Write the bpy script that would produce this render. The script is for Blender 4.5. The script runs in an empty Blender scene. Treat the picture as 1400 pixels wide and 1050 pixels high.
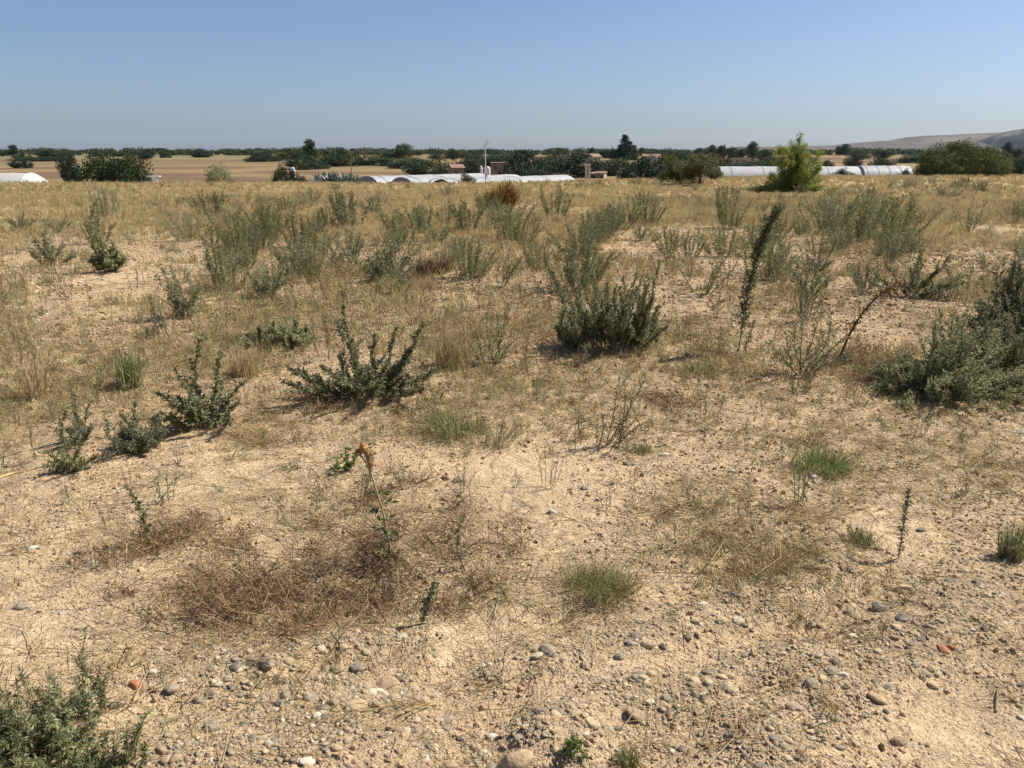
import bpy, math, random
import numpy as np
from mathutils import Vector, Matrix

SC = bpy.context.scene
COL = SC.collection
random.seed(7)
R = np.random.default_rng(11)

# ------------------------------------------------------------------ camera
F = 1060.0                       # focal length in photo pixels (1400 wide)
HORIZON = 206.0
PITCH = math.atan((525 - HORIZON) / F)
EYE = np.array([0.0, 0.0, 1.6])
cam_d = bpy.data.cameras.new('camera')
cam_d.sensor_width = 36.0
cam_d.lens = 36.0 * F / 1400.0
cam_d.clip_start = 0.05
cam_d.clip_end = 30000
cam = bpy.data.objects.new('camera', cam_d)
cam.location = EYE
cam.rotation_euler = (math.pi / 2 - PITCH, 0, 0)
COL.objects.link(cam)
SC.camera = cam

# ------------------------------------------------------------------ light
SUN_EL, SUN_AZ = 50.0, 72.0      # azimuth clockwise from +Y (view direction): sun on the right, a little beyond
w = bpy.data.worlds.new('World'); SC.world = w; w.use_nodes = True
nt = w.node_tree
bg = nt.nodes['Background']
sky = nt.nodes.new('ShaderNodeTexSky')
sky.sky_type = 'NISHITA'; sky.sun_disc = False
sky.sun_elevation = math.radians(SUN_EL); sky.sun_rotation = math.radians(SUN_AZ)
sky.altitude = 300; sky.air_density = 0.8; sky.dust_density = 1.7; sky.ozone_density = 7.0
hs = nt.nodes.new('ShaderNodeHueSaturation')
hs.inputs['Saturation'].default_value = 0.92
nt.links.new(sky.outputs[0], hs.inputs['Color'])
nt.links.new(hs.outputs[0], bg.inputs[0])
bg.inputs[1].default_value = 0.074
sd = bpy.data.lights.new('sun', 'SUN'); sd.energy = 4.6; sd.angle = math.radians(0.53); sd.color = (1.0, 0.95, 0.87)
so = bpy.data.objects.new('sun', sd); COL.objects.link(so)
az, el = math.radians(SUN_AZ), math.radians(SUN_EL)
sun_dir = Vector((math.sin(az) * math.cos(el), math.cos(az) * math.cos(el), math.sin(el)))
so.rotation_euler = sun_dir.to_track_quat('Z', 'Y').to_euler()
so.location = (20, 10, 30)
SC.view_settings.view_transform = 'Standard'
SC.view_settings.look = 'None'
SC.view_settings.exposure = 0.72
SC.view_settings.gamma = 1.0
try:
    SC.cycles.volume_bounces = 1
    SC.cycles.max_bounces = 6
    SC.cycles.transparent_max_bounces = 8
except Exception:
    pass

# ------------------------------------------------------------------ noise and terrain
def _hash(ix, iy, seed):
    h = (ix * 374761393 + iy * 668265263 + seed * 974634777) & 0xffffffff
    h = ((h ^ (h >> 13)) * 1274126177) & 0xffffffff
    h = h ^ (h >> 16)
    return h.astype(np.float64) / 4294967295.0

def vnoise(x, y, seed=0):
    x = np.asarray(x, float); y = np.asarray(y, float)
    x0 = np.floor(x); y0 = np.floor(y)
    fx, fy = x - x0, y - y0
    fx = fx * fx * (3 - 2 * fx); fy = fy * fy * (3 - 2 * fy)
    ix, iy = x0.astype(np.int64), y0.astype(np.int64)
    a = _hash(ix, iy, seed); b = _hash(ix + 1, iy, seed)
    c = _hash(ix, iy + 1, seed); d = _hash(ix + 1, iy + 1, seed)
    return (a * (1 - fx) + b * fx) * (1 - fy) + (c * (1 - fx) + d * fx) * fy

def fbm(x, y, oct=4, seed=0):
    s, a, t = 0.0, 0.5, 0.0
    for k in range(oct):
        s = s + a * vnoise(x * 2 ** k + 17.3 * k, y * 2 ** k - 9.1 * k, seed + k)
        t += a; a *= 0.5
    return s / t          # 0..1

def sstep(a, b, x):
    t = np.clip((np.asarray(x, float) - a) / (b - a), 0, 1)
    return t * t * (3 - 2 * t)

PY = [-200, 0, 12, 18, 30, 50, 85, 97, 112, 135, 250, 420, 760, 1500, 4000, 30000]
PZ = [0, 0, 0, -0.08, -0.36, -0.88, -1.80, -3.0, -4.7, -5.2, -5.2, -3.4, -0.5, -0.3, -0.2, -0.2]

cp, sp_ = math.cos(PITCH), math.sin(PITCH)
def ray(px, py):
    u = (np.asarray(px, float) - 700) / F
    v = (525 - np.asarray(py, float)) / F
    return np.stack([u, cp + v * sp_, -sp_ + v * cp], -1)

def flat(px, py):
    d = ray(px, py)
    t = EYE[2] / -d[..., 2]
    return d[..., 0] * t, d[..., 1] * t

def _polyline(pts):
    return [tuple(float(q) for q in flat(*p)) for p in pts]
BERMS = [(_polyline([(300, 925), (440, 890), (575, 868)]), 0.042, 0.10),
         (_polyline([(690, 915), (850, 880), (1000, 838), (1150, 775)]), 0.045, 0.09),
         (_polyline([(740, 1010), (830, 950), (960, 925), (1090, 895)]), 0.045, 0.10),
         (_polyline([(1040, 1010), (1140, 940), (1260, 860), (1400, 790)]), 0.035, 0.13),
         (_polyline([(250, 1040), (420, 985), (560, 950)]), 0.018, 0.12)]
def seg_dist(x, y, poly):
    best = np.full(np.shape(x), 1e9)
    for (ax, ay), (bx, by) in zip(poly[:-1], poly[1:]):
        vx, vy = bx - ax, by - ay
        t = np.clip(((x - ax) * vx + (y - ay) * vy) / (vx * vx + vy * vy), 0, 1)
        best = np.minimum(best, np.hypot(x - ax - t * vx, y - ay - t * vy))
    return best

def H(x, y):
    x = np.asarray(x, float); y = np.asarray(y, float)
    yy = y + (fbm(x * 0.02 + 5, y * 0 + 1.5, 2, 5) - 0.5) * 14 * sstep(40, 80, y)
    z = np.interp(yy, PY, PZ)
    z = z + (fbm(x * 0.3, y * 0.3, 3, 21) - 0.5) * 0.14 * sstep(2.0, 6, y)
    z = z + (fbm(x * 0.04, y * 0.04, 3, 23) - 0.5) * 0.45 * sstep(25, 60, y)
    z = z + 0.75 * sstep(-25, 40, x) * sstep(35, 70, y) * (1 - sstep(84, 100, y))
    near = 1 - sstep(9, 15, y)
    m = (fbm(x * 2.2, y * 2.2, 3, 31) - 0.5) * 0.060 + (fbm(x * 9, y * 9, 3, 33) - 0.5) * 0.030
    for poly, h, wd in BERMS:
        d = seg_dist(x, y, poly)
        m = m + (h * np.exp(-(d / wd) ** 2) - 0.5 * h * np.exp(-((d - 2.2 * wd) / wd) ** 2)) * (0.4 + 0.9 * fbm(x * 5, y * 5, 2, 41))
    return z + m * near

def gp(px, py):
    """the point of the ground seen at a photo pixel, and its depth"""
    d = ray(px, py)
    ts = np.concatenate([np.arange(1.2, 12, 0.02), np.geomspace(12, 3000, 1500)])
    P = EYE + ts[:, None] * d
    g = P[:, 2] - H(P[:, 0], P[:, 1])
    k = int(np.argmax(g < 0)) if (g < 0).any() else len(ts) - 1
    k = max(k, 1)
    a, b = g[k - 1], g[k]
    t = ts[k - 1] + (ts[k] - ts[k - 1]) * (a / (a - b) if a != b else 0)
    q = EYE + t * d
    q[2] = float(H(q[0], q[1]))
    return q, t

def zrow(row, dist):
    """height of a point seen at a photo row, standing at a forward distance"""
    return 1.6 - dist * math.tan(PITCH - math.atan((525 - row) / F))
def at(px, dist):
    """the ground point at a forward distance in the direction of a photo column"""
    x = 0.0
    for _ in range(3):
        z = float(H(x, dist))
        x = (px - 700) / F * (dist * cp + (1.6 - z) * sp_)
    return np.array([x, dist, float(H(x, dist))])

# ------------------------------------------------------------------ materials
def new_mat(name):
    m = bpy.data.materials.new(name); m.use_nodes = True
    n = m.node_tree; n.nodes.clear()
    out = n.nodes.new('ShaderNodeOutputMaterial')
    return m, n, out

def N(n, kind, **kw):
    o = n.nodes.new(kind)
    for k, v in kw.items():
        if k in o.inputs: o.inputs[k].default_value = v
        else: setattr(o, k, v)
    return o

def ramp(n, stops):
    r = n.nodes.new('ShaderNodeValToRGB')
    e = r.color_ramp.elements
    while len(e) > 1: e.remove(e[-1])
    e[0].position = stops[0][0]; e[0].color = (*stops[0][1], 1)
    for p, c in stops[1:]:
        k = e.new(p); k.color = (*c, 1)
    return r

def leaf_mat(name, c1, c2, trans=0.3, rough=0.55, vary=0.25, spec=0.2, c3=None):
    m, n, out = new_mat(name)
    at_ = N(n, 'ShaderNodeAttribute', attribute_name='tint')
    r = ramp(n, [(0.0, c1), (0.9, c2)] + ([(0.97, c3)] if c3 else []))
    n.links.new(at_.outputs['Fac'], r.inputs[0])
    oi = n.nodes.new('ShaderNodeObjectInfo')
    mr = N(n, 'ShaderNodeMapRange'); mr.inputs['To Min'].default_value = 1 - vary; mr.inputs['To Max'].default_value = 1 + vary
    n.links.new(oi.outputs['Random'], mr.inputs['Value'])
    hsv = n.nodes.new('ShaderNodeHueSaturation')
    n.links.new(mr.outputs[0], hsv.inputs['Value']); n.links.new(r.outputs[0], hsv.inputs['Color'])
    p = N(n, 'ShaderNodeBsdfPrincipled', Roughness=rough)
    p.inputs['Specular IOR Level'].default_value = spec
    n.links.new(hsv.outputs[0], p.inputs['Base Color'])
    if trans > 0:
        t = n.nodes.new('ShaderNodeBsdfTranslucent'); n.links.new(hsv.outputs[0], t.inputs[0])
        mx = N(n, 'ShaderNodeMixShader', Fac=trans)
        n.links.new(p.outputs[0], mx.inputs[1]); n.links.new(t.outputs[0], mx.inputs[2])
        n.links.new(mx.outputs[0], out.inputs[0])
    else:
        n.links.new(p.outputs[0], out.inputs[0])
    return m

def plain_mat(name, col, rough=0.7, noise=0.2, scale=8.0, bump=0.0, spec=0.3):
    m, n, out = new_mat(name)
    tc = n.nodes.new('ShaderNodeTexCoord')
    nz = N(n, 'ShaderNodeTexNoise', Scale=scale, Detail=6.0)
    n.links.new(tc.outputs['Object'], nz.inputs['Vector'])
    r = ramp(n, [(0.3, tuple(c * (1 - noise) for c in col)), (0.7, tuple(min(1, c * (1 + noise)) for c in col))])
    n.links.new(nz.outputs['Fac'], r.inputs[0])
    p = N(n, 'ShaderNodeBsdfPrincipled', Roughness=rough); p.inputs['Specular IOR Level'].default_value = spec
    n.links.new(r.outputs[0], p.inputs['Base Color'])
    if bump:
        b = N(n, 'ShaderNodeBump', Strength=bump, Distance=0.05)
        n.links.new(nz.outputs['Fac'], b.inputs['Height']); n.links.new(b.outputs[0], p.inputs['Normal'])
    n.links.new(p.outputs[0], out.inputs[0])
    return m

def ground_mat():
    m, n, out = new_mat('dry_soil')
    tc = n.nodes.new('ShaderNodeTexCoord')
    ca = N(n, 'ShaderNodeAttribute', attribute_name='soil')
    def noise(scale, detail=5.0, rough=0.6):
        z = N(n, 'ShaderNodeTexNoise', Scale=scale, Detail=detail, Roughness=rough)
        n.links.new(tc.outputs['Object'], z.inputs['Vector']); return z
    def mul(a, fac, lo, hi):
        mr = N(n, 'ShaderNodeMapRange'); mr.inputs['From Min'].default_value = 0.25; mr.inputs['From Max'].default_value = 0.75
        mr.inputs['To Min'].default_value = lo; mr.inputs['To Max'].default_value = hi
        n.links.new(fac, mr.inputs['Value'])
        v = n.nodes.new('ShaderNodeVectorMath'); v.operation = 'SCALE'
        n.links.new(a, v.inputs[0]); n.links.new(mr.outputs[0], v.inputs['Scale'])
        return v.outputs[0]
    n5 = noise(34.0, 3.0, .7)
    n1, n2, n3, n4 = noise(1.6), noise(14.0), noise(90.0, 4.0, 0.7), noise(320.0, 2.0)
    c = mul(ca.outputs['Color'], n1.outputs['Fac'], 0.88, 1.16)
    c = mul(c, n2.outputs['Fac'], 0.84, 1.20)
    c = mul(c, n3.outputs['Fac'], 0.78, 1.24)
    c = mul(c, n5.outputs['Fac'], 0.80, 1.24)
    c = mul(c, n4.outputs['Fac'], 0.85, 1.18)
    # little dark and pale grains lying in the soil
    vo = N(n, 'ShaderNodeTexVoronoi', Scale=85.0); n.links.new(tc.outputs['Object'], vo.inputs['Vector'])
    gr = ramp(n, [(0.0, (0.36, 0.35, 0.34)), (0.2, (0.62, 0.60, 0.58)), (0.36, (0.95, 0.95, 0.95)), (0.85, (1, 1, 1)), (1.0, (1.28, 1.25, 1.22))])
    sepc = n.nodes.new('ShaderNodeSeparateColor'); n.links.new(vo.outputs['Color'], sepc.inputs[0])
    n.links.new(sepc.outputs[0], gr.inputs[0])
    near = ramp(n, [(0.28, (1, 1, 1)), (0.42, (0, 0, 0))]); n.links.new(vo.outputs['Distance'], near.inputs[0])
    mg = N(n, 'ShaderNodeMix', data_type='RGBA')
    n.links.new(near.outputs[0], mg.inputs[0]); mg.inputs[6].default_value = (1, 1, 1, 1); n.links.new(gr.outputs[0], mg.inputs[7])
    vm = n.nodes.new('ShaderNodeVectorMath'); vm.operation = 'MULTIPLY'
    n.links.new(c, vm.inputs[0]); n.links.new(mg.outputs[2], vm.inputs[1])
    p = N(n, 'ShaderNodeBsdfPrincipled', Roughness=0.95); p.inputs['Specular IOR Level'].default_value = 0.15
    n.links.new(vm.outputs[0], p.inputs['Base Color'])
    b1 = N(n, 'ShaderNodeBump', Strength=1.0, Distance=0.016); n.links.new(n3.outputs['Fac'], b1.inputs['Height'])
    b2 = N(n, 'ShaderNodeBump', Strength=0.8, Distance=0.006); n.links.new(near.outputs[0], b2.inputs['Height']); n.links.new(b1.outputs[0], b2.inputs['Normal'])
    b3 = N(n, 'ShaderNodeBump', Strength=0.8, Distance=0.04); n.links.new(n2.outputs['Fac'], b3.inputs['Height']); n.links.new(b2.outputs[0], b3.inputs['Normal'])
    n.links.new(b3.outputs[0], p.inputs['Normal'])
    n.links.new(p.outputs[0], out.inputs[0])
    return m

def stone_mat():
    m, n, out = new_mat('river_stone')
    oi = n.nodes.new('ShaderNodeObjectInfo')
    r = ramp(n, [(0.0, (0.208, 0.170, 0.123)), (0.2, (0.333, 0.265, 0.180)), (0.38, (0.416, 0.310, 0.189)), (0.55, (0.302, 0.225, 0.145)),
                 (0.7, (0.468, 0.355, 0.220)), (0.86, (0.250, 0.205, 0.150)), (0.93, (0.562, 0.470, 0.326)), (0.985, (0.562, 0.490, 0.370)), (1.0, (0.354, 0.160, 0.088))])
    n.links.new(oi.outputs['Random'], r.inputs[0])
    tc = n.nodes.new('ShaderNodeTexCoord')
    nz = N(n, 'ShaderNodeTexNoise', Scale=2.2, Detail=7.0, Roughness=0.65); n.links.new(tc.outputs['Object'], nz.inputs['Vector'])
    mr = N(n, 'ShaderNodeMapRange'); mr.inputs['From Min'].default_value = 0.3; mr.inputs['From Max'].default_value = 0.7
    mr.inputs['To Min'].default_value = 0.78; mr.inputs['To Max'].default_value = 1.2
    n.links.new(nz.outputs['Fac'], mr.inputs['Value'])
    v = n.nodes.new('ShaderNodeVectorMath'); v.operation = 'SCALE'
    n.links.new(r.outputs[0], v.inputs[0]); n.links.new(mr.outputs[0], v.inputs['Scale'])
    # dust
    nz2 = N(n, 'ShaderNodeTexNoise', Scale=1.3, Detail=4.0); n.links.new(tc.outputs['Object'], nz2.inputs['Vector'])
    dr = ramp(n, [(0.46, (0, 0, 0)), (0.75, (0.6, 0.6, 0.6))]); n.links.new(nz2.outputs['Fac'], dr.inputs[0])
    mg = N(n, 'ShaderNodeMix', data_type='RGBA'); n.links.new(dr.outputs[0], mg.inputs[0])
    n.links.new(v.outputs[0], mg.inputs[6]); mg.inputs[7].default_value = (0.46, 0.34, 0.21, 1)
    p = N(n, 'ShaderNodeBsdfPrincipled', Roughness=0.8); p.inputs['Specular IOR Level'].default_value = 0.1
    n.links.new(mg.outputs[2], p.inputs['Base Color'])
    b = N(n, 'ShaderNodeBump', Strength=0.4, Distance=0.05); n.links.new(nz.outputs['Fac'], b.inputs['Height']); n.links.new(b.outputs[0], p.inputs['Normal'])
    n.links.new(p.outputs[0], out.inputs[0])
    return m

M = {}
M['soil'] = ground_mat()
M['stone'] = stone_mat()
M['saltbush'] = leaf_mat('saltbush_leaf', (0.118, 0.130, 0.055), (0.345, 0.345, 0.180), 0.32, 0.6, 0.2, c3=(0.40, 0.34, 0.19))
M['greyweed'] = leaf_mat('grey_weed_leaf', (0.135, 0.148, 0.074), (0.345, 0.345, 0.20), 0.3, 0.6, c3=(0.42, 0.34, 0.17))
M['horseweed'] = leaf_mat('horseweed_leaf', (0.085, 0.108, 0.042), (0.24, 0.25, 0.11), 0.28, 0.55, c3=(0.40, 0.33, 0.15))
M['darkweed'] = leaf_mat('dark_weed_leaf', (0.045, 0.062, 0.030), (0.17, 0.19, 0.09), 0.3, 0.5)
M['green'] = leaf_mat('fresh_green_leaf', (0.075, 0.12, 0.025), (0.20, 0.25, 0.07), 0.3, 0.5)
M['broom'] = leaf_mat('broom_twig', (0.085, 0.105, 0.026), (0.26, 0.25, 0.085), 0.2, 0.6)
M['straw'] = leaf_mat('dry_straw', (0.31, 0.23, 0.105), (0.57, 0.45, 0.235), 0.3, 0.65)
M['strawbrown'] = leaf_mat('brown_straw', (0.20, 0.135, 0.062), (0.42, 0.305, 0.16), 0.25, 0.7)
M['rust'] = leaf_mat('dead_rust_twig', (0.078, 0.042, 0.023), (0.31, 0.185, 0.095), 0.05, 0.8)
M['russet'] = leaf_mat('russet_shrub', (0.15, 0.075, 0.02), (0.34, 0.20, 0.06), 0.2, 0.7)
M['olive'] = leaf_mat('olive_cover', (0.105, 0.125, 0.042), (0.25, 0.26, 0.105), 0.25, 0.6)
M['stem'] = leaf_mat('weed_stem', (0.12, 0.12, 0.06), (0.25, 0.22, 0.12), 0.0, 0.7)
M['drystem'] = leaf_mat('dry_stem', (0.16, 0.10, 0.05), (0.36, 0.25, 0.13), 0.0, 0.8)
M['darkstem'] = leaf_mat('dark_stem', (0.05, 0.04, 0.025), (0.12, 0.09, 0.055), 0.0, 0.8)
M['bark'] = plain_mat('tree_bark', (0.085, 0.065, 0.05), 0.9, 0.35, 6)
M['tree'] = leaf_mat('tree_leaf', (0.020, 0.035, 0.011), (0.066, 0.090, 0.027), 0.18, 0.55, 0.22)
M['treedark'] = leaf_mat('evergreen_leaf', (0.011, 0.021, 0.009), (0.034, 0.050, 0.019), 0.1, 0.55, 0.2)
M['treelight'] = leaf_mat('poplar_leaf', (0.095, 0.130, 0.022), (0.33, 0.36, 0.075), 0.4, 0.5, 0.1)
M['bushgold'] = leaf_mat('big_bush_leaf', (0.050, 0.070, 0.016), (0.155, 0.165, 0.042), 0.22, 0.6, 0.05)
M['almond'] = leaf_mat('almond_leaf', (0.070, 0.080, 0.028), (0.20, 0.19, 0.08), 0.3, 0.6, 0.1)
M['bare'] = leaf_mat('bare_twig', (0.10, 0.085, 0.065), (0.22, 0.18, 0.13), 0.0, 0.9)
M['agave'] = leaf_mat('agave_leaf', (0.075, 0.105, 0.095), (0.18, 0.225, 0.205), 0.05, 0.45, 0.15, 0.5)
def film_mat():
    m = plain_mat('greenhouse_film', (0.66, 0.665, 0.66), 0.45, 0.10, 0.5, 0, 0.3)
    n = m.node_tree; out = next(k for k in n.nodes if k.bl_idname == 'ShaderNodeOutputMaterial'); pb = next(k for k in n.nodes if k.bl_idname == 'ShaderNodeBsdfPrincipled')
    t = n.nodes.new('ShaderNodeBsdfTranslucent'); t.inputs[0].default_value = (.88, .88, .87, 1)
    mx = N(n, 'ShaderNodeMixShader', Fac=0.5); n.links.new(pb.outputs[0], mx.inputs[1]); n.links.new(t.outputs[0], mx.inputs[2]); n.links.new(mx.outputs[0], out.inputs[0])
    return m
M['film'] = film_mat()
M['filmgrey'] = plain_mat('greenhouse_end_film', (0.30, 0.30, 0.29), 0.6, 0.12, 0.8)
M['dark'] = plain_mat('door_and_shade_black', (0.02, 0.02, 0.018), 0.9, 0.3, 1)  # near-black for doors and for the shade painted inside the open tunnel
M['steel'] = plain_mat('galvanised_steel', (0.50, 0.51, 0.53), 0.45, 0.12, 3, 0, 0.5)
M['white'] = plain_mat('white_paint', (0.78, 0.78, 0.76), 0.5, 0.05, 2)
M['cream'] = plain_mat('cream_render', (0.62, 0.54, 0.38), 0.85, 0.10, 1.2)
M['pink'] = plain_mat('pink_render', (0.40, 0.30, 0.235), 0.85, 0.15, 1.0)
M['brickwall'] = plain_mat('brown_masonry', (0.34, 0.24, 0.16), 0.9, 0.3, 1.2, 0.4)
M['rooftile'] = plain_mat('clay_tile', (0.25, 0.15, 0.105), 0.85, 0.25, 1.5)
M['glass'] = plain_mat('window_dark', (0.03, 0.035, 0.04), 0.2, 0.1, 1, 0, 0.6)
M['thistle'] = plain_mat('dry_thistle_head', (0.40, 0.23, 0.09), 0.85, 0.3, 90, 0.5)
M['hill'] = None

# ------------------------------------------------------------------ mesh builder
class MB:
    def __init__(s):
        s.v = []; s.t = []; s.q = []; s.tr = []; s.n = 0
    def add(s, verts, quads=None, tris=None, tint=None):
        verts = np.asarray(verts, float).reshape(-1, 3)
        k = len(verts)
        s.v.append(verts)
        if quads is not None and len(quads): s.q.append(np.asarray(quads, int).reshape(-1, 4) + s.n)
        if tris is not None and len(tris): s.tr.append(np.asarray(tris, int).reshape(-1, 3) + s.n)
        s.t.append(np.broadcast_to(np.asarray(0.5 if tint is None else tint, float), (k,)))
        s.n += k
    def leaves(s, P, D, L, W, tint, droop=0.0, rng=R, fold=0.12):
        P = np.asarray(P, float); n = len(P)
        if n == 0: return
        D = D / np.maximum(np.linalg.norm(D, axis=1, keepdims=True), 1e-9)
        Q = rng.normal(size=(n, 3)) + np.array([0, 0, 0.8])
        S = np.cross(D, Q); S /= np.maximum(np.linalg.norm(S, axis=1, keepdims=True), 1e-9)
        Nn = np.cross(S, D)
        L = np.broadcast_to(L, (n,))[:, None]; W = np.broadcast_to(W, (n,))[:, None]
        dz = np.array([0, 0, -1.0]) * droop * L
        a = P; b = P + D * L * 0.45 + S * W * 0.5 + Nn * W * fold; c = P + D * L + dz; d = P + D * L * 0.45 - S * W * 0.5 + Nn * W * fold
        V = np.stack([a, b, c, d], 1).reshape(-1, 3)
        I = np.arange(n)[:, None] * 4 + np.array([0, 1, 2, 3])
        s.add(V, quads=I, tint=np.repeat(np.broadcast_to(tint, (n,)), 4))
    def blades(s, P, T, B, W, tint, rng=R):
        """curved blades: base P, mid B, tip T"""
        P = np.asarray(P, float); n = len(P)
        D = T - P
        S = np.cross(D, rng.normal(size=(n, 3))); S /= np.maximum(np.linalg.norm(S, axis=1, keepdims=True), 1e-9)
        W = np.broadcast_to(W, (n,))[:, None]
        V = np.stack([P - S * W * .5, P + S * W * .5, B + S * W * .4, B - S * W * .4, T], 1).reshape(-1, 3)
        k = np.arange(n)[:, None] * 5
        s.add(V, quads=k + np.array([0, 1, 2, 3]), tris=k + np.array([3, 2, 4]), tint=np.repeat(np.broadcast_to(tint, (n,)), 5))
    def tube(s, pts, r0, r1, sides=4, tint=0.5):
        pts = np.asarray(pts, float); n = len(pts)
        d = np.gradient(pts, axis=0); d /= np.maximum(np.linalg.norm(d, axis=1, keepdims=True), 1e-9)
        up = np.where(np.abs(d[:, 2:3]) > 0.9, np.array([[1.0, 0, 0]]), np.array([[0, 0, 1.0]]))
        a = np.cross(d, up); a /= np.maximum(np.linalg.norm(a, axis=1, keepdims=True), 1e-9)
        b = np.cross(d, a)
        r = np.linspace(r0, r1, n)[:, None, None]
        th = np.arange(sides) * 2 * math.pi / sides
        ring = pts[:, None, :] + r * (np.cos(th)[None, :, None] * a[:, None, :] + np.sin(th)[None, :, None] * b[:, None, :])
        q = []
        for i in range(n - 1):
            for j in range(sides):
                k = (j + 1) % sides
                q.append((i * sides + j, i * sides + k, (i + 1) * sides + k, (i + 1) * sides + j))
        s.add(ring.reshape(-1, 3), quads=q, tint=tint)
    def box(s, c, d, tint=0.5):
        x, y, z = np.array(d, float) / 2
        v = np.array([(-x, -y, -z), (x, -y, -z), (x, y, -z), (-x, y, -z), (-x, -y, z), (x, -y, z), (x, y, z), (-x, y, z)]) + np.array(c, float)
        s.add(v, quads=[(0, 3, 2, 1), (4, 5, 6, 7), (0, 1, 5, 4), (1, 2, 6, 5), (2, 3, 7, 6), (3, 0, 4, 7)], tint=tint)
    def mesh(s, name, mat, smooth=False):
        V = np.concatenate(s.v) if s.v else np.zeros((0, 3))
        Q = np.concatenate(s.q) if s.q else np.zeros((0, 4), int)
        T = np.concatenate(s.tr) if s.tr else np.zeros((0, 3), int)
        me = bpy.data.meshes.new(name)
        me.vertices.add(len(V)); me.vertices.foreach_set('co', V.astype(np.float32).ravel())
        nl = Q.size + T.size
        me.loops.add(nl); me.loops.foreach_set('vertex_index', np.concatenate([Q.ravel(), T.ravel()]).astype(np.int32))
        me.polygons.add(len(Q) + len(T))
        st = np.concatenate([np.arange(len(Q)) * 4, Q.size + np.arange(len(T)) * 3]).astype(np.int32)
        me.polygons.foreach_set('loop_start', st)
        me.update(calc_edges=True)
        me.polygons.foreach_set('use_smooth', np.full(len(me.polygons), bool(smooth)))
        a = me.attributes.new('tint', 'FLOAT', 'POINT')
        a.data.foreach_set('value', np.concatenate(s.t).astype(np.float32) if s.t else [])
        if mat: me.materials.append(mat)
        me.validate()
        return me

def obj(name, me, parent=None, kind=None):
    o = bpy.data.objects.new(name, me); COL.objects.link(o)
    if parent is not None: o.parent = parent
    if kind: o['kind'] = kind
    return o
def tag(o, label, cat, group=None):
    o['label'] = label; o['category'] = cat
    if group: o['group'] = group
    return o
def thing(name, label, cat, loc=(0, 0, 0), rz=0.0, sc=1.0, group=None, rot=None):
    o = bpy.data.objects.new(name, None); COL.objects.link(o)
    o.empty_display_size = 0.1
    o.location = loc; o.rotation_euler = rot if rot is not None else (0, 0, rz)
    o.scale = (sc, sc, sc) if np.isscalar(sc) else sc
    return tag(o, label, cat, group)

# ------------------------------------------------------------------ density maps (places on the ground read off the photograph)
class Blobs:
    def __init__(s, items):
        s.b = []
        for px, py, rx, ry, wt in items:
            x, y = flat(px, py)
            dep = y * cp + 1.6 * sp_
            down = math.atan2(1.6, y)
            s.b.append((float(x), float(y), rx * dep / F, ry * dep / F / math.sin(down), wt))
    def __call__(s, x, y):
        o = np.zeros(np.shape(x))
        for bx, by, rx, ry, wt in s.b:
            o = o + wt * np.exp(-(((x - bx) / rx) ** 2 + ((y - by) / ry) ** 2))
        return o

GRAVEL = Blobs([(1010, 790, 90, 45, .9), (1270, 860, 130, 60, .7), (430, 900, 130, 45, .9), (1080, 900, 110, 50, .8), (320, 1000, 120, 50, .7),
                (950, 1010, 160, 40, .7), (60, 700, 120, 60, .5), (1350, 620, 90, 50, .5), (1180, 600, 120, 50, .5), (900, 560, 150, 40, .4),
                (620, 700, 120, 40, .4), (1330, 770, 60, 30, .8), (250, 930, 80, 40, .5), (640, 1010, 120, 40, .5), (830, 850, 110, 30, .5),
                (80, 800, 90, 40, .3), (1240, 780, 90, 35, .6)])
SAND = Blobs([(640, 865, 80, 28, .9), (1330, 1000, 90, 60, .8), (80, 880, 70, 30, .7), (770, 640, 120, 40, .6), (300, 660, 120, 30, .5),
              (860, 905, 120, 22, .6), (560, 960, 60, 25, .5), (1200, 740, 70, 25, .5), (200, 360, 200, 20, .6), (100, 400, 150, 30, .5),
              (1000, 350, 120, 20, .6), (1370, 310, 70, 25, .7), (1130, 440, 60, 20, .4), (880, 430, 100, 15, .3), (520, 620, 120, 30, .4)])
RUSTY = Blobs([(230, 745, 90, 40, .8), (330, 830, 120, 50, .8), (560, 730, 120, 55, .9), (450, 800, 120, 45, .8), (900, 555, 50, 20, .6), (1180, 500, 60, 20, .6),
               (600, 375, 80, 15, .6), (60, 285, 80, 12, .5)])
STRAWM = Blobs([(1080, 760, 110, 35, .9), (620, 470, 70, 40, .8), (980, 480, 60, 40, .8), (760, 440, 60, 30, .5), (40, 560, 80, 60, .9), (150, 500, 120, 40, .7),
                (330, 490, 60, 30, .8), (940, 690, 80, 40, .5), (1180, 620, 120, 40, .4), (600, 570, 110, 35, .6), (350, 600, 60, 20, .4), (680, 800, 80, 30, .5),
                (1060, 420, 60, 30, .5), (420, 420, 80, 25, .4), (700, 520, 120, 25, .4), (1330, 560, 80, 30, .4), (450, 680, 120, 30, .4), (1340, 640, 80, 30, .5),
                (250, 560, 120, 30, .4), (980, 760, 80, 40, .4), (250, 420, 160, 30, .3)])

def stone_density(x, y):
    d = 0.13 + 0.42 * sstep(.50, .68, fbm(x * 1.7, y * 1.7, 4, 51)) + .42 * sstep(3.2, 6, y) + .34 * GRAVEL(x, y) * (.3 + 1.2 * sstep(.4, .6, fbm(x * 3, y * 3, 3, 57))) - 0.7 * SAND(x, y)
    for poly, h, wd in BERMS:
        d = d + 0.95 * np.exp(-(seg_dist(x, y, poly) / (wd * .95)) ** 2) * (.35 + sstep(.35, .6, fbm(x * 4, y * 4, 2, 59)))
    return np.clip(d, 0.02, 1.5)

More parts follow.
